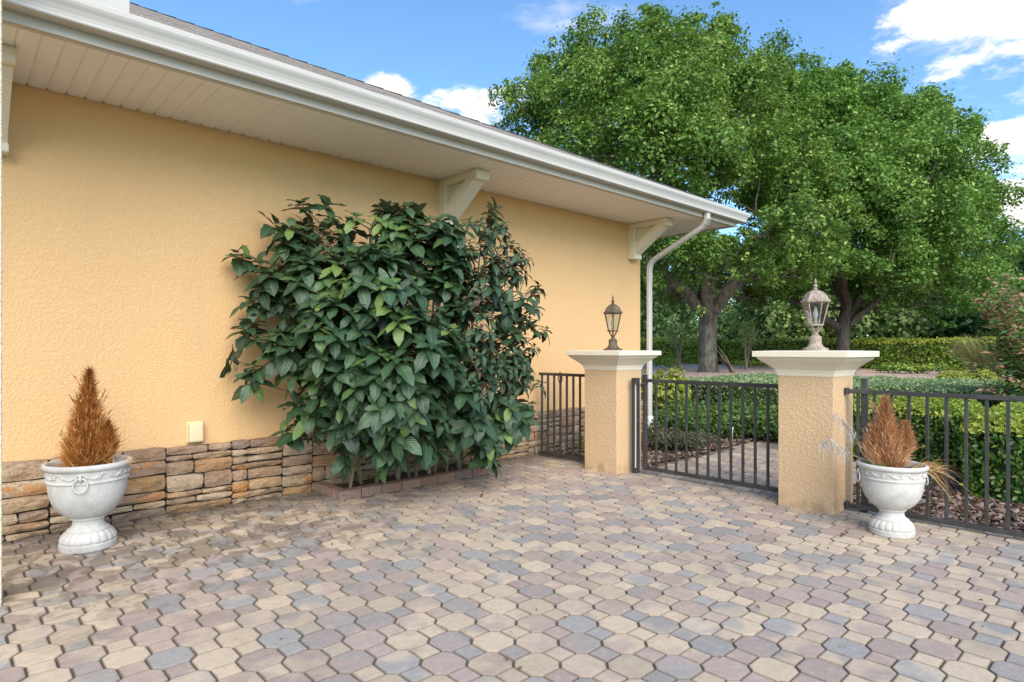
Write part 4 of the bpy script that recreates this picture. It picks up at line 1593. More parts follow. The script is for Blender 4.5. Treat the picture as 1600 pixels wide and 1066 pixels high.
# ------------------------------------------------------------------ trees
def crown_leaves(lobes_w, puffs_per, leaves_per, leaf, seed, squash=.92, flat_under=.35):
    """leaf positions on small puffs that cover each lobe (upper and outer sides denser)"""
    r = np.random.default_rng(seed)
    P, Nn, S, T_ = [], [], [], []
    cen = np.mean([l[0] for l in lobes_w], axis=0)
    for c, rad in lobes_w:
        k = max(4, int(puffs_per * (rad / 1.3) ** 2))
        u = nrm(r.normal(size=(k, 3)))
        u[:, 2] = np.where(u[:, 2] < -flat_under, -u[:, 2] * .3, u[:, 2])
        u = nrm(u)
        pc = np.asarray(c) + u * rad * r.uniform(.62, 1.06, (k, 1)) * np.array([1, 1, squash])
        pr = rad * r.uniform(.24, .46, k)
        # loose sprays that stand off the lobe and break its outline
        ke = max(5, k // 3)
        ue = nrm(r.normal(size=(ke, 3)) + np.array([0, 0, .25]))
        u = np.concatenate([u, ue]); pc = np.concatenate([pc, np.asarray(c) + ue * rad * r.uniform(.98, 1.16, (ke, 1))]); pr = np.concatenate([pr, rad * r.uniform(.09, .19, ke)])
        k += ke
        for j in range(k):
            if mnoise.noise(Vector(pc[j]) * .62 + Vector((seed, 0, 0))) < -.27: continue
            n_ = int(leaves_per * (pr[j] / .45) ** 2 * r.uniform(.7, 1.2)) + 10
            w = nrm(r.normal(size=(n_, 3)) + u[j] * .5 + np.array([0, 0, .35]))
            rr = pr[j] * r.uniform(.45, 1.05, (n_, 1)) * np.where(r.random((n_, 1)) < .13, 1.5, 1)
            P.append(pc[j] + w * rr * np.array([1, 1, .88]))
            Nn.append(w * .75 + np.array([0, 0, .55]) + r.normal(size=(n_, 3)) * .55)
            S.append(leaf * r.uniform(.45, 1.5, n_))
            T_.append(np.clip(r.normal(.42, .22, n_) + .3 * (r.random() - .5) + .1 * w[:, 2], 0, 1))
    return map(np.concatenate, (P, Nn, S, T_))


def limb_curve(a, b, sag=0.0, n=6, wob=.1):
    a, b = Vector(a), Vector(b)
    L = (b - a).length
    return [a.lerp(b, k / n) + Vector((random.uniform(-wob, wob) * (0 < k < n) * L * .25, random.uniform(-wob, wob) * (0 < k < n) * L * .25, sag * math.sin(math.pi * k / n))) for k in range(n + 1)]


def oak(label, base, lobes_px, d0, trunk_r, limbs, bark, leafm, seed, leaf, ppl, lpp, lean=(0, 0)):
    random.seed(seed)
    t = thing('oak_tree', label, 'tree', base, 0, 'oaks beyond the gate')
    bm = bmesh.new()
    ft = Vector((lean[0], lean[1], limbs[0][0]))
    zf = limbs[0][0]
    pts = [Vector((0, 0, -.3)), Vector((0, 0, 0)), Vector((.01, 0, .25)), Vector((0, .02, zf * .45)), Vector((.02, 0, zf * .8)), Vector((0, 0, zf + .1))]
    tube(bm, pts, [trunk_r * 1.4, trunk_r * 1.2, trunk_r * 1.04, trunk_r, trunk_r * .98, trunk_r * 1.06], 22, True, .22, seed)
    tr = autosmooth(obj('trunk', bm, bark, t), 70)
    bm = bmesh.new()
    ends = []
    for z0, tip, r0, sag in limbs:
        s = Vector((tip[0] * .05, tip[1] * .05, z0 - .25))
        c = limb_curve(s, tip, sag, 8, .12)
        tube(bm, c, [r0 * (1 - .8 * k / 8) for k in range(9)], 12, True, .18, seed + r0)
        ends += [(c[k], r0 * (1 - .8 * k / 8)) for k in range(3, 9)]
    lw = []
    for px, py, rp, dd in lobes_px:
        d = d0 + dd
        lw.append((np.array(at(px, py, d) - Vector(base)), rp * d / 960 * 1.08))
    for c, rad in lw:
        cv = Vector(c)
        e = min(ends, key=lambda q: (q[0] - cv).length + (3 if q[0].z > cv.z + .4 else 0))
        cc = limb_curve(e[0], cv, .0, 5, .09)
        r1 = min(e[1] * .7, .09)
        tube(bm, cc, [r1 * (1 - .75 * k / 5) for k in range(6)], 7, False)
        for q in range(4):
            u = Vector((random.gauss(0, 1), random.gauss(0, 1), random.gauss(.4, .7))).normalized()
            s_ = cc[random.choice((3, 4, 5))]
            tube(bm, limb_curve(s_, cv + u * rad * .8, 0, 3, .15), [.03, .022, .015, .006], 5, False)
    autosmooth(obj('branches', bm, bark, t), 70)
    P, Nn, S, T_ = crown_leaves(lw, ppl, lpp, leaf, seed)
    o = put('crown', leaf_cards('crown', P, Nn, S, leafm, .62, .14, T_), t); o['kind'] = 'stuff'
    print(label, 'leaves', len(P))
    # hanging moss below the lower boughs
    Bs, Ls = [], []
    for c, rad in lw:
        if c[2] > 3.4 or random.random() < .5: continue
        for q in range(2):
            a_ = random.uniform(0, 6.28); rr = rad * random.uniform(.2, .9)
            p0 = Vector((c[0] + rr * math.cos(a_), c[1] + rr * math.sin(a_), c[2] - rad * .05))
            for s_ in range(16):
                Bs.append((p0.x + random.gauss(0, .05), p0.y + random.gauss(0, .05), p0.z + random.gauss(0, .1))); Ls.append(random.uniform(.2, .6))
    if Bs:
        Bs = np.array(Bs)
        o = put('hanging_moss', blades('hanging_moss', Bs, np.tile([[0, 0, -1.]], (len(Bs), 1)) + rng.normal(size=(len(Bs), 3)) * .05, np.array(Ls), .022, M['moss'], None, None, 3), t); o['kind'] = 'stuff'
    return t


D1 = 18.0
b1 = at(1106, 590, D1); b1.z = ground_z(b1.x, b1.y)
lob1 = [(835, 165, 48, 0), (830, 215, 50, 1), (880, 130, 50, 1), (905, 180, 70, -.5), (900, 245, 60, -1.5), (950, 90, 55, .5), (975, 150, 75, -1.5), (1030, 65, 48, 0), (1060, 110, 70, -1),
        (1100, 75, 48, 1), (1160, 100, 58, .5), (1130, 165, 75, -1.5), (1050, 190, 75, -2.8), (985, 230, 80, -3.2), (1085, 270, 78, -3.4), (1010, 290, 70, -3.6), (1150, 260, 75, -2.5),
        (1195, 180, 66, 0), (1060, 330, 62, -3.2), (1120, 340, 66, -2.6), (1180, 330, 66, -2.2), (1085, 400, 58, -2.6), (1040, 430, 44, -2), (1130, 420, 40, -2.2), (1200, 250, 66, -.5),
        (1060, 470, 42, 1.5), (1040, 400, 50, 1), (1150, 440, 46, 2), (1200, 410, 56, 1), (1020, 350, 60, 2), (960, 260, 60, 2.5), (1080, 200, 80, 3), (1000, 150, 70, 3.5), (1150, 200, 75, 3.5),
        (1220, 320, 56, 1.5), (1190, 470, 40, 2.5), (1235, 375, 60, -2.6), (1215, 430, 44, -1.6), (1265, 430, 42, -1.5), (1290, 350, 52, -2.4), (1255, 290, 56, -2),
        (1025, 470, 38, 3.5), (1150, 465, 42, 4), (1060, 450, 46, 3.5), (1240, 455, 40, 3), (1100, 445, 44, 4.5), (1195, 440, 46, 4.5), (990, 430, 46, 4), (1270, 440, 44, 4), (1085, 425, 52, -3), (1045, 405, 48, -3), (1140, 405, 50, -3), (1225, 335, 58, -3.6), (1260, 360, 50, -3.8), (1190, 370, 48, -3.6)]
limbs1 = [(2.05, (-1.7, 1.5, 3.7), .20, .15), (2.2, (-.2, .2, 6.6), .25, 0), (2.05, (1.3, -1.9, 4.5), .24, .1), (2.2, (-2.0, -.6, 6.0), .18, .2), (2.3, (1.6, 1.4, 6.4), .18, .2), (2.1, (.6, -3.4, 4.6), .15, .3)]
oak('large spreading oak with thick pale trunk, nearer of two beyond the gate', b1, lob1, D1, .245, limbs1, M['bark'], M['oak_leaf'], 31, .095, 28, 290)
D2 = 21.0
b2 = at(1318, 590, D2); b2.z = ground_z(b2.x, b2.y)
lob2 = [(1235, 130, 44, 1), (1255, 180, 62, 0), (1300, 150, 44, 1), (1330, 195, 66, -1), (1370, 170, 38, 1), (1405, 215, 60, -.5), (1445, 180, 32, 1), (1470, 225, 46, 0), (1500, 200, 24, 1),
        (1505, 255, 44, 0), (1270, 240, 78, -2.5), (1350, 255, 80, -3), (1430, 275, 74, -2), (1500, 320, 52, -1), (1535, 335, 28, .5), (1250, 320, 74, -3), (1330, 335, 76, -3.6),
        (1410, 350, 74, -3), (1480, 380, 60, -1.5), (1525, 390, 40, 0), (1270, 395, 62, -3.2), (1345, 405, 62, -3), (1420, 425, 60, -2), (1490, 440, 46, -.5), (1240, 420, 48, -2.4),
        (1390, 470, 36, 0), (1450, 478, 34, .5), (1240, 470, 36, 2), (1330, 440, 50, 2), (1420, 430, 56, 2.5), (1500, 470, 40, 2), (1540, 440, 34, 1.5), (1350, 300, 80, 3), (1440, 330, 70, 3), (1280, 250, 70, 3),
        (1560, 400, 34, 3), (1300, 460, 40, 3), (1370, 455, 46, 3.5), (1450, 460, 46, 3), (1520, 455, 40, 3), (1480, 440, 50, -1.5), (1400, 445, 44, -2.4)]
limbs2 = [(1.7, (-1.9, 2.2, 3.3), .15, -.1), (1.9, (-.2, .3, 6.0), .18, 0), (1.9, (1.4, -1.6, 4.6), .17, .1), (1.8, (.9, -3.3, 4.2), .13, .2), (2.0, (-1.5, -.7, 5.0), .14, .2)]
oak('oak with darker forked trunk standing behind the right lantern', b2, lob2, D2, .20, limbs2, M['bark2'], M['oak_leaf2'], 47, .105, 28, 270)


# ------------------------------------------------------------------ hedges and bushes
def hedge(label, x0, x1, y0, y1, h, m, leaf, dens, seed, bump=.05, top_bias=.22, cat='hedge', z0=-.045, group=None, topcol=.0, name='hedge'):
    """clipped hedge: twiggy inner mass and a shell of leaves on its top and sides"""
    r = np.random.default_rng(seed); random.seed(seed)
    cx, cy = (x0 + x1) / 2, (y0 + y1) / 2
    zb = z0 if cx < 14 else ground_z(cx, cy)
    t = thing(name, label, cat, (cx, cy, zb), 0, group)
    lx, ly = x1 - x0, y1 - y0
    bm = bmesh.new()
    bmesh.ops.create_cube(bm, size=1)
    bmesh.ops.subdivide_edges(bm, edges=bm.edges, cuts=6, use_grid_fill=True)
    for v in bm.verts:
        v.co = Vector((v.co.x * (lx - .16), v.co.y * (ly - .16), (v.co.z + .5) * (h - .12) + .06))
        v.co += Vector((mnoise.noise(v.co * 2.1), mnoise.noise(v.co * 2.1 + Vector((9, 0, 0))), mnoise.noise(v.co * 2.1 + Vector((0, 9, 0))))) * .05
    obj('inner_twigs', bm, M['hedge_core'], t, True)
    areas = [lx * ly * 1.15, ly * h, ly * h, lx * h, lx * h]
    P, Nn, T_ = [], [], []
    for k, A in enumerate(areas):
        n_ = int(A * dens)
        u, w = r.random(n_) - .5, r.random(n_) - .5
        dep = np.abs(r.normal(size=n_)) * .05
        if k == 0: p = np.stack([u * lx, w * ly, h - dep], 1); nn = np.tile([[0, 0, 1.]], (n_, 1))
        elif k in (1, 2):
            s_ = -1 if k == 1 else 1
            p = np.stack([s_ * (lx / 2 - dep), u * ly, (w + .5) * h], 1); nn = np.tile([[s_, 0, .45]], (n_, 1))
        else:
            s_ = -1 if k == 3 else 1
            p = np.stack([u * lx, s_ * (ly / 2 - dep), (w + .5) * h], 1); nn = np.tile([[0, s_, .45]], (n_, 1))
        # uneven outline: low-frequency lumps plus round shoulders
        lump = np.array([mnoise.noise(Vector((q[0] * 2.3 + x0 * 3, q[1] * 2.3 + y0 * 3, q[2] * 2.3))) for q in p])
        hole = np.array([mnoise.noise(Vector((q[0] * 5 + 31, q[1] * 5, q[2] * 5))) for q in p])
        p = p + nn * (lump * bump)[:, None]
        ez = np.clip((p[:, 2] - h + .12) / .12, 0, 1)
        ex = np.clip((np.abs(p[:, 0]) - lx / 2 + .12) / .12, 0, 1); ey = np.clip((np.abs(p[:, 1]) - ly / 2 + .12) / .12, 0, 1)
        p[:, 2] -= .06 * np.maximum(ex, ey) ** 2 * ez; p[:, 0] -= np.sign(p[:, 0]) * .04 * ez * ex; p[:, 1] -= np.sign(p[:, 1]) * .04 * ez * ey
        kp = hole + r.random(n_) * .9 > -.02
        p, nn = p[kp], nn[kp]
        tone = np.clip(r.normal(.36, .17, len(p)) + np.where(p[:, 2] > h - .14, top_bias, 0) + topcol, 0, 1)  # tops paler: yellow new growth, with sunlight from above put into the tone
        P.append(p); Nn.append(nn + r.normal(size=p.shape) * .6); T_.append(tone)
    # stray shoots above the shears' line
    ns = int(lx * ly * 10)
    p = np.stack([(r.random(ns) - .5) * lx, (r.random(ns) - .5) * ly, h + r.random(ns) * .07], 1)
    P.append(p); Nn.append(r.normal(size=(ns, 3))); T_.append(np.clip(r.normal(.8, .15, ns), 0, 1))
    P, Nn, T_ = map(np.concatenate, (P, Nn, T_))
    o = put('foliage', leaf_cards('foliage', P, Nn, leaf * r.uniform(.65, 1.25, len(P)), m, .55, .12, T_), t); o['kind'] = 'stuff'
    return t


M['hedge_core'] = NT('hedge_inside').done((.05, .075, .022), .95, None, .1)

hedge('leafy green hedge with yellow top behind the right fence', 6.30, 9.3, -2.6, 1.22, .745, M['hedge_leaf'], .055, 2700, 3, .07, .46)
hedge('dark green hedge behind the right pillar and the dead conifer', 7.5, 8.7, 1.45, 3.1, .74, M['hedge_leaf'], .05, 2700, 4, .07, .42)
hedge('long grey-green clipped hedge with flat top beyond the gate', 9.6, 13.0, -3, 6.15, .80, M['grey_leaf'], .045, 1500, 5, .03, .36)
hedge('tall bright hedge at the back, left of the thick oak trunk', 25.3, 26.7, 14.0, 19.0, 1.22, M['lime_leaf'], .12, 650, 6, .10, .48, group='hedges at the back', topcol=.22)
hedge('tall bright hedge at the back between the two oak trunks', 25.3, 26.7, 9.2, 13.6, 1.10, M['lime_leaf'], .12, 650, 7, .10, .48, group='hedges at the back', topcol=.22)
hedge('tall bright hedge at the back, right of the right pillar', 23.2, 24.8, 1.2, 8.6, 1.02, M['back_leaf'], .11, 700, 8, .12, .50, group='hedges at the back', topcol=.10)


def bush(name, label, cat, loc, rx, ry, h, m, leaf, n, seed, tone=.4, flat=1.0, group=None, upright=0.0, lumps=9, core=True):
    """rounded bush of overlapping leaf lumps"""
    r = np.random.default_rng(seed)
    t = thing(name, label, cat, loc, 0, group)
    bm = bmesh.new()
    for k in range(5):
        a_ = k * 1.256; tube(bm, [(0, 0, -.05), (rx * .3 * math.cos(a_), ry * .3 * math.sin(a_), h * .4), (rx * .55 * math.cos(a_), ry * .55 * math.sin(a_), h * .75)], [.014, .010, .004], 5)
    obj('stems', bm, M['twig'], t)
    P, Nn, T_ = [], [], []
    for k in range(lumps):
        a_ = r.random() * 6.283; q = np.sqrt(r.random()) * .68
        c = np.array([rx * q * np.cos(a_), ry * q * np.sin(a_), h * (.35 + .33 * r.random() * (1 - q * .5))])
        lr = np.array([rx, ry, h * .6]) * r.uniform(.32, .55)
        n_ = n // lumps
        w = nrm(r.normal(size=(n_, 3)) + np.array([0, 0, .25]))
        p = c + w * lr * r.uniform(.5, 1.05, (n_, 1))
        p[:, 2] = np.abs(p[:, 2])
        P.append(p); Nn.append(w * (1 - upright) + np.array([0, 0, .5]) + r.normal(size=(n_, 3)) * .5)
        T_.append(np.clip(r.normal(tone, .2, n_) + .25 * (w[:, 2] > .4), 0, 1))
    P, Nn, T_ = map(np.concatenate, (P, Nn, T_))
    o = put('foliage', leaf_cards('foliage', P, Nn, leaf * r.uniform(.6, 1.3, len(P)), m, .5, .15, T_), t); o['kind'] = 'stuff'
    return t


def on(px, d, z=None):
    p = at(px, 547, d); p.z = ground_z(p.x, p.y) if z is None else z
    return p


for k, (px, d, rx, h, lab) in enumerate(((1105, 9.0, .62, .62, 'soft green juniper mound behind the middle of the gate'), (1160, 8.75, .55, .66, 'soft green juniper mound right of the white pipe'),
                                         (1205, 8.6, .50, .62, 'soft green juniper mound next to the right gate pillar'), (1060, 9.5, .55, .62, 'soft green juniper mound below the yellow-green shrub'))):
    bush('juniper', lab, 'juniper', on(px, d), rx, rx, h, M['juniper'], .055, 5200, 80 + k, .45, group='juniper mounds beyond the gate', lumps=13)
bush('lime_shrub', 'bright yellow-green leafy shrub beside the white downspout', 'shrub', on(1040, 10.1), .62, .62, 1.12, M['lime_leaf'], .11, 1700, 91, .45, lumps=10)
for k, (px, d, rx, h, lab) in enumerate(((1027, 7.7, .36, .46, 'dull grey-green low shrub beside the latch post, at the gate'), (1068, 7.6, .34, .36, 'dull low shrub in the mulch left of the gate path'),
                                         (1100, 7.95, .26, .28, 'small sparse dull shrub at the corner of the gate path'))):
    bush('low_shrub', lab, 'shrub', on(px, d), rx, rx, h, M['dull_leaf'], .045, 1500, 100 + k, .5, group='low shrubs in the mulch')
bush('mound_shrub', 'bright yellow-green mounded shrub behind the right fence', 'shrub', on(1515, 11.6), .62, .62, .66, M['lime_leaf'], .06, 3600, 120, .55, lumps=14)
bush('mound_shrub', 'yellow-green shrub at the right picture edge under red-tipped branches', 'shrub', on(1592, 8.6, .0), .55, .55, .98, M['lime_leaf'], .06, 2600, 121, .35, lumps=12)
for k, (px, d) in enumerate(((1230, 20.5), (1395, 17.2), (1440, 16.8), (1175, 22.8), (1045, 23.2))):
    lab = ('low green plant at the foot of the back hedge, seen beside the right pillar cap', 'low green plant at the foot of the back hedge, right of the right pillar', 'low green plant at the foot of the back hedge, below its right end',
           'low yellow-green plant right of the thick trunk, before the back hedge', 'low yellow-green plant left of the thick trunk, before the back hedge')[k]
    bush('ground_plant', lab, 'plant', on(px, d), .55, .8, .36, M['lime_leaf'] if k > 2 or k == 0 else M['hedge_leaf'], .11, 420, 140 + k, .5, group='low plants before the back hedge')

# strappy plant by the left fence, among the pavers' edge
t = thing('strappy_plant', 'strap-leaved green plant behind the short left fence', 'plant', (6.1, 4.98, -.01))
n = 60
d_ = rng.normal(size=(n, 3)) * .5 + np.array([0, -.1, 1.0])
put('blades', blades('blades', rng.normal(size=(n, 3)) * np.array([.12, .06, .0]), d_, rng.uniform(.22, .45, n), .022, M['hedge_leaf'], rng.uniform(.4, .95, n), d_ * np.array([.12, .12, -.08]), 5), t)

# ornamental grass clump
t = thing('ornamental_grass', 'tall tan-green ornamental grass clump at the right end of the back hedge', 'grass clump', on(1548, 14.5))
n = 1500
a_ = rng.random(n) * 6.283
d_ = np.stack([np.cos(a_) * .40, np.sin(a_) * .40, np.ones(n)], 1) + rng.normal(size=(n, 3)) * .14
put('blades', blades('blades', np.stack([np.cos(a_), np.sin(a_), 0 * a_], 1) * rng.random((n, 1)) * .22, d_, rng.uniform(.7, 1.25, n), .016, M['ornamental'], None, d_ * np.array([.22, .22, -.10]), 5), t)


# red-tipped shrub at the right edge: arching shoots carrying paired leaves
def shoot_shrub(label, loc, n_sh, hmin, hmax, lean, seed):
    random.seed(seed)
    t = thing('red_tipped_shrub', label, 'shrub', loc)
    bm = bmesh.new()
    P, Nn, S, T_, AX = [], [], [], [], []
    for k in range(n_sh):
        a_ = random.uniform(0, 6.28)
        h = random.uniform(hmin, hmax)
        out = Vector((math.cos(a_), math.sin(a_), 0)) * random.uniform(.15, .62) + Vector(lean) * random.uniform(0, 1)
        base = Vector((random.gauss(0, .12), random.gauss(0, .12), 0))
        pts = [base + Vector((out.x * (q / 8) ** 1.6, out.y * (q / 8) ** 1.6, h * (q / 8) * (1 - .14 * (q / 8)))) for q in range(9)]
        tube(bm, pts, [.007 * (1 - .085 * q) for q in range(9)], 5, False)
        for q in range(2, 9):
            for s_ in range(15):
                f_ = random.random()
                i0 = min(7, q - 1)
                p = pts[i0].lerp(pts[i0 + 1], f_)
                u = Vector((random.gauss(0, 1), random.gauss(0, 1), random.gauss(.3, .5))).normalized()
                P.append(tuple(p + u * random.uniform(.02, .10))); AX.append(tuple(u)); Nn.append((random.gauss(0, .5), random.gauss(0, .5), 1))
                S.append(random.uniform(.06, .12))
                red = random.random() < (.5 if q >= 7 else .03)
                T_.append(random.uniform(.77, 1) if red else random.uniform(.1, .72))
    obj('stems', bm, M['twig'], t)
    o = put('foliage', leaf_cards('foliage', np.array(P), np.array(Nn), np.array(S), M['red_leaf'], .42, .12, np.array(T_), np.array(AX)), t); o['kind'] = 'stuff'


shoot_shrub('tall shrub with reddish shoot tips at the right picture edge', on(1634, 7.4, 0), 95, .8, 2.55, (-.22, .28, 0), 61)

# young multi-stemmed saplings before the back hedge
for k, (px, d, lab) in enumerate(((1060, 21.0, 'thin pale multi-stemmed sapling left of the thick oak trunk'), (1166, 21.0, 'thin pale multi-stemmed sapling right of the thick oak trunk'))):
    random.seed(200 + k)
    t = thing('sapling', lab, 'sapling', on(px, d), 0, 'thin saplings before the back hedge')
    bm = bmesh.new(); P = []
    for s_ in range(7):
        a_ = random.uniform(0, 6.28); sp = random.uniform(.15, .55)
        pts = [Vector((random.gauss(0, .05), random.gauss(0, .05), 0)), Vector((sp * .2 * math.cos(a_), sp * .2 * math.sin(a_), .55)), Vector((sp * .6 * math.cos(a_), sp * .6 * math.sin(a_), 1.0)), Vector((sp * math.cos(a_), sp * math.sin(a_), 1.5))]
        tube(bm, pts, [.030, .024, .016, .006], 6)
        for q in range(70):
            p = pts[2].lerp(pts[3], random.uniform(-.2, 1.1)); P.append((p.x + random.gauss(0, .12), p.y + random.gauss(0, .12), p.z + random.gauss(0, .10)))
    obj('stems', bm, M['stem'], t)
    P = np.array(P)
    o = put('foliage', leaf_cards('foliage', P, rng.normal(size=P.shape), .075, M['far_leaf_pale']), t); o['kind'] = 'stuff'

# fallen palm fronds leaning on the oak
t = thing('dead_fronds', 'bundle of brown dead fronds leaning against the thick oak trunk', 'dead fronds', on(1148, 17.4))
random.seed(9)
top = at(1124, 545, 17.7) - t.location
for k in range(8):
    bm = bmesh.new()
    e = Vector((random.uniform(-.22, .14), random.uniform(-.14, .12), .02)); tp = top + Vector((random.uniform(-.1, .1), random.uniform(-.1, .1), random.uniform(-.28, .1)))
    tube(bm, [e, e.lerp(tp, .5) + Vector((0, 0, .05)), tp], [.022, .018, .006], 5)
    obj('frond', bm, M['stem'] if k % 2 else M['twig'], t)
# pale rock in the far bed
bm = bmesh.new(); bmesh.ops.create_icosphere(bm, subdivisions=3, radius=.32)
for v in bm.verts: v.co = Vector((v.co.x * 1.2, v.co.y * 1.1, v.co.z * .62)) * (1 + .25 * mnoise.noise(v.co * 4))
o = autosmooth(obj('rock', bm, M['pebble']), 35); o.location = on(1071, 15.6) + Vector((0, 0, .1)); tag(o, 'pale rock in the far mulch bed, left of the thick trunk', 'rock')
# white irrigation riser
t = thing('irrigation_riser', 'short white plastic pipe standing at the far edge of the gate path', 'pipe', on(1143, 8.05, -.02))
bm = bmesh.new(); tube(bm, [(0, 0, 0), (.004, 0, .14), (.012, .0, .235)], .0135, 12); autosmooth(obj('pipe', bm, M['pvc'], t), 50)
bm = bmesh.new(); tube(bm, [(.012, 0, .230), (.0135, 0, .258)], .019, 12); autosmooth(obj('cap', bm, M['pvc'], t), 50)

# ------------------------------------------------------------------ bark mulch chips
def chips(name, regions, n, size, seed, label):
    r = np.random.default_rng(seed)
    V, F, A_ = [], [], []
    cnt = 0
    quad = np.array([(0, 1, 2, 3), (4, 7, 6, 5), (0, 4, 5, 1), (1, 5, 6, 2), (2, 6, 7, 3), (3, 7, 4, 0)])
    for x0, x1, y0, y1 in regions:
        k = int(n * (x1 - x0) * (y1 - y0))
        for q in range(k):
            L = size * r.uniform(.6, 1.8); W = size * r.uniform(.3, .7); H = size * r.uniform(.08, .2)
            co = np.array([(-L, -W, -H), (L * .8, -W * .7, -H), (L, W, -H), (-L * .7, W * .8, -H), (-L * .9, -W * .8, H), (L * .7, -W * .6, H * .8), (L * .9, W * .8, H), (-L * .6, W * .7, H * 1.2)]) * .5
            co = co + r.normal(size=co.shape) * size * .05
            a_, b_ = r.random() * 6.283, r.normal() * .35
            ca, sa, cb, sb = np.cos(a_), np.sin(a_), np.cos(b_), np.sin(b_)
            Rm = np.array([[ca, -sa, 0], [sa, ca, 0], [0, 0, 1]]) @ np.array([[cb, 0, sb], [0, 1, 0], [-sb, 0, cb]])
            x, y = r.uniform(x0, x1), r.uniform(y0, y1)
            V.append(co @ Rm.T + np.array([x, y, ground_z(x, y) + .035 + .02 * mnoise.noise(Vector((x * 1.3, y * 1.3, 0))) + r.random() * .03]))
            F.append(quad + cnt * 8); A_ += [r.random()] * 8; cnt += 1
    o = put(name, np_mesh(name, np.concatenate(V), np.concatenate(F), M['chips'], A_)); o['kind'] = 'stuff'
    tag(o, label, 'mulch')


chips('bark_mulch', [(5.36, 6.6, -1.2, 1.98), (6.6, 8.0, 1.0, 2.0)], 1050, .060, 5, 'coarse reddish-brown bark chips behind the right fence')
chips('bark_mulch', [(5.36, 8.6, 3.90, 5.3), (8.6, 9.4, 1.9, 5.0)], 800, .062, 6, 'coarse bark chips along the left side of the gate path')

# fallen leaves and a strip of grit on the pavers
for k, (px, py, rz, lab) in enumerate(((1570, 834, .4, 'curled brown fallen leaf on the pavers by the right fence'), (755, 775, 2.0, 'small brown fallen leaf on the pavers below the shrub'),
                                       (1322, 838, 1.2, 'small brown fallen leaf beside the foot of the right urn'))):
    d = 960 * EYE / (py - 547); p = at(px, py, d)
    me = leaf_mesh(.5, M['brown_leaf'], .8, .3, .6, .2, 300 + k)
    o = put('fallen_leaf', me, None, (p.x, p.y, .018), (.1, .1, rz)); s_ = .11 if k == 0 else .07; o.scale = (s_, s_, s_)
    tag(o, lab, 'leaf', 'fallen leaves on the pavers')

rd = np.random.default_rng(77)
P = []
while len(P) < 170:
    d = rd.uniform(2.4, 7.5); px = rd.uniform(-20, 1620); p = at(px, 547, d)
    if in_patio(p.x, p.y) and p.x < 5.1 and rd.random() < (.35 + .65 * (p.y > 3.6)): P.append((p.x, p.y, .006))
P = np.array(P)
o = put('leaf_crumbs', leaf_cards('leaf_crumbs', P, np.tile([[0, 0, 1.]], (len(P), 1)) + rd.normal(size=P.shape) * .25, rd.uniform(.008, .03, len(P)), M['brown_leaf'], .4, .2)); o['kind'] = 'stuff'
tag(o, 'scattered dry leaf crumbs on the courtyard pavers', 'debris')

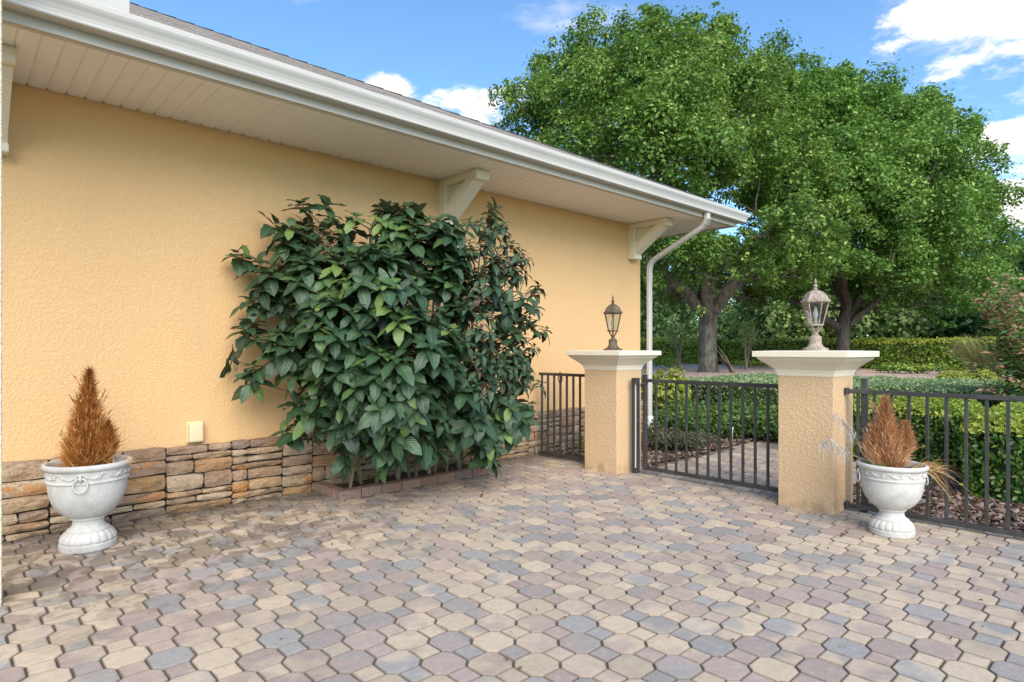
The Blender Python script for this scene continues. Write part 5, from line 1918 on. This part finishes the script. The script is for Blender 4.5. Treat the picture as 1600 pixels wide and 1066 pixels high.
# ------------------------------------------------------------------ far background
def far_tree(label, px, d, h, w, m, seed, n=6500, leaf=.36):
    r = np.random.default_rng(seed); random.seed(seed)
    h *= 1.35; base = on(px, d)
    t = thing('background_tree', label, 'tree', base, 0, 'trees in the far background')
    bm = bmesh.new(); tube(bm, [(0, 0, -.2), (.1, 0, h * .3), (0, .1, h * .7)], [.22, .16, .05], 8)
    for k in range(5):
        a_ = k * 1.3; tube(bm, [(.05, 0, h * .3), (w * .3 * math.cos(a_), w * .3 * math.sin(a_), h * .62)], [.10, .03], 6)
    obj('trunk', bm, M['bark2'], t)
    P, Nn, T_ = [], [], []
    for k in range(34):
        u = nrm(r.normal(size=(1, 3)))[0]
        c = np.array([0, 0, h * .48]) + u * np.array([w * .46, w * .46, h * .44]) * r.uniform(.3, 1)
        rad = w * r.uniform(.12, .22)
        q = nrm(r.normal(size=(n // 34, 3)) + np.array([0, 0, .3]))
        P.append(c + q * rad * r.uniform(.5, 1.1, (len(q), 1))); Nn.append(q + np.array([0, 0, .5]) + r.normal(size=q.shape) * .5); T_.append(np.clip(r.normal(.45, .2, len(q)), 0, 1))
    P, Nn, T_ = map(np.concatenate, (P, Nn, T_))
    P[:, 2] = np.maximum(P[:, 2], .05)
    o = put('crown', leaf_cards('crown', P, Nn, leaf * r.uniform(.6, 1.3, len(P)), m, .7, .12, T_), t); o['kind'] = 'stuff'


far = [(985, 44, 5.2, 7, 0, 'dark green tree far behind, just right of the downspout'), (1050, 52, 5.6, 8, 0, 'dark green tree far behind, left of the thick trunk'), (1140, 60, 4.6, 8, 1, 'pale green tree far behind the thick oak trunk'),
       (1205, 50, 5.0, 8, 0, 'blue-green tree far behind, left of the right lantern'), (1262, 46, 4.6, 6, 1, 'pale green tree far behind the right lantern'), (1330, 48, 5.2, 8, 0, 'green tree far behind the forked trunk'),
       (1395, 42, 4.4, 6.5, 1, 'pale green tree far behind, above the back hedge'), (1450, 46, 5.0, 7, 0, 'green tree far behind, above the right end of the back hedge'), (1520, 40, 5.4, 7, 0, 'green tree far behind the ornamental grass'),
       (1590, 36, 6.0, 8, 0, 'tall green tree far behind at the right picture edge'), (1660, 34, 6.2, 8, 0, 'tall green tree beyond the right picture edge')]
for k, (px, d, h, w, kind, lab) in enumerate(far):
    far_tree(lab, px, d, h, w, M['far_leaf_pale' if kind else 'far_leaf'], 300 + k)

# a pale-roofed house glimpsed under the oaks
hb = on(1085, 66)
t = thing('distant_house', 'distant house with pale roof glimpsed beneath the oak crown', 'house', hb, R(-43))
bm = bmesh.new(); box(bm, -7, 7, -3, 3, -.5, 1.75); obj('wall', bm, M['farwall'], t)
bm = bmesh.new(); prism(bm, [(-3.6, 1.74), (3.6, 1.74), (0, 3.3)], Matrix(((0, 0, 1, -7.5), (1, 0, 0, 0), (0, 1, 0, 0), (0, 0, 0, 1))), 15)
bmesh.ops.recalc_face_normals(bm, faces=bm.faces); obj('roof', bm, M['farroof'], t)
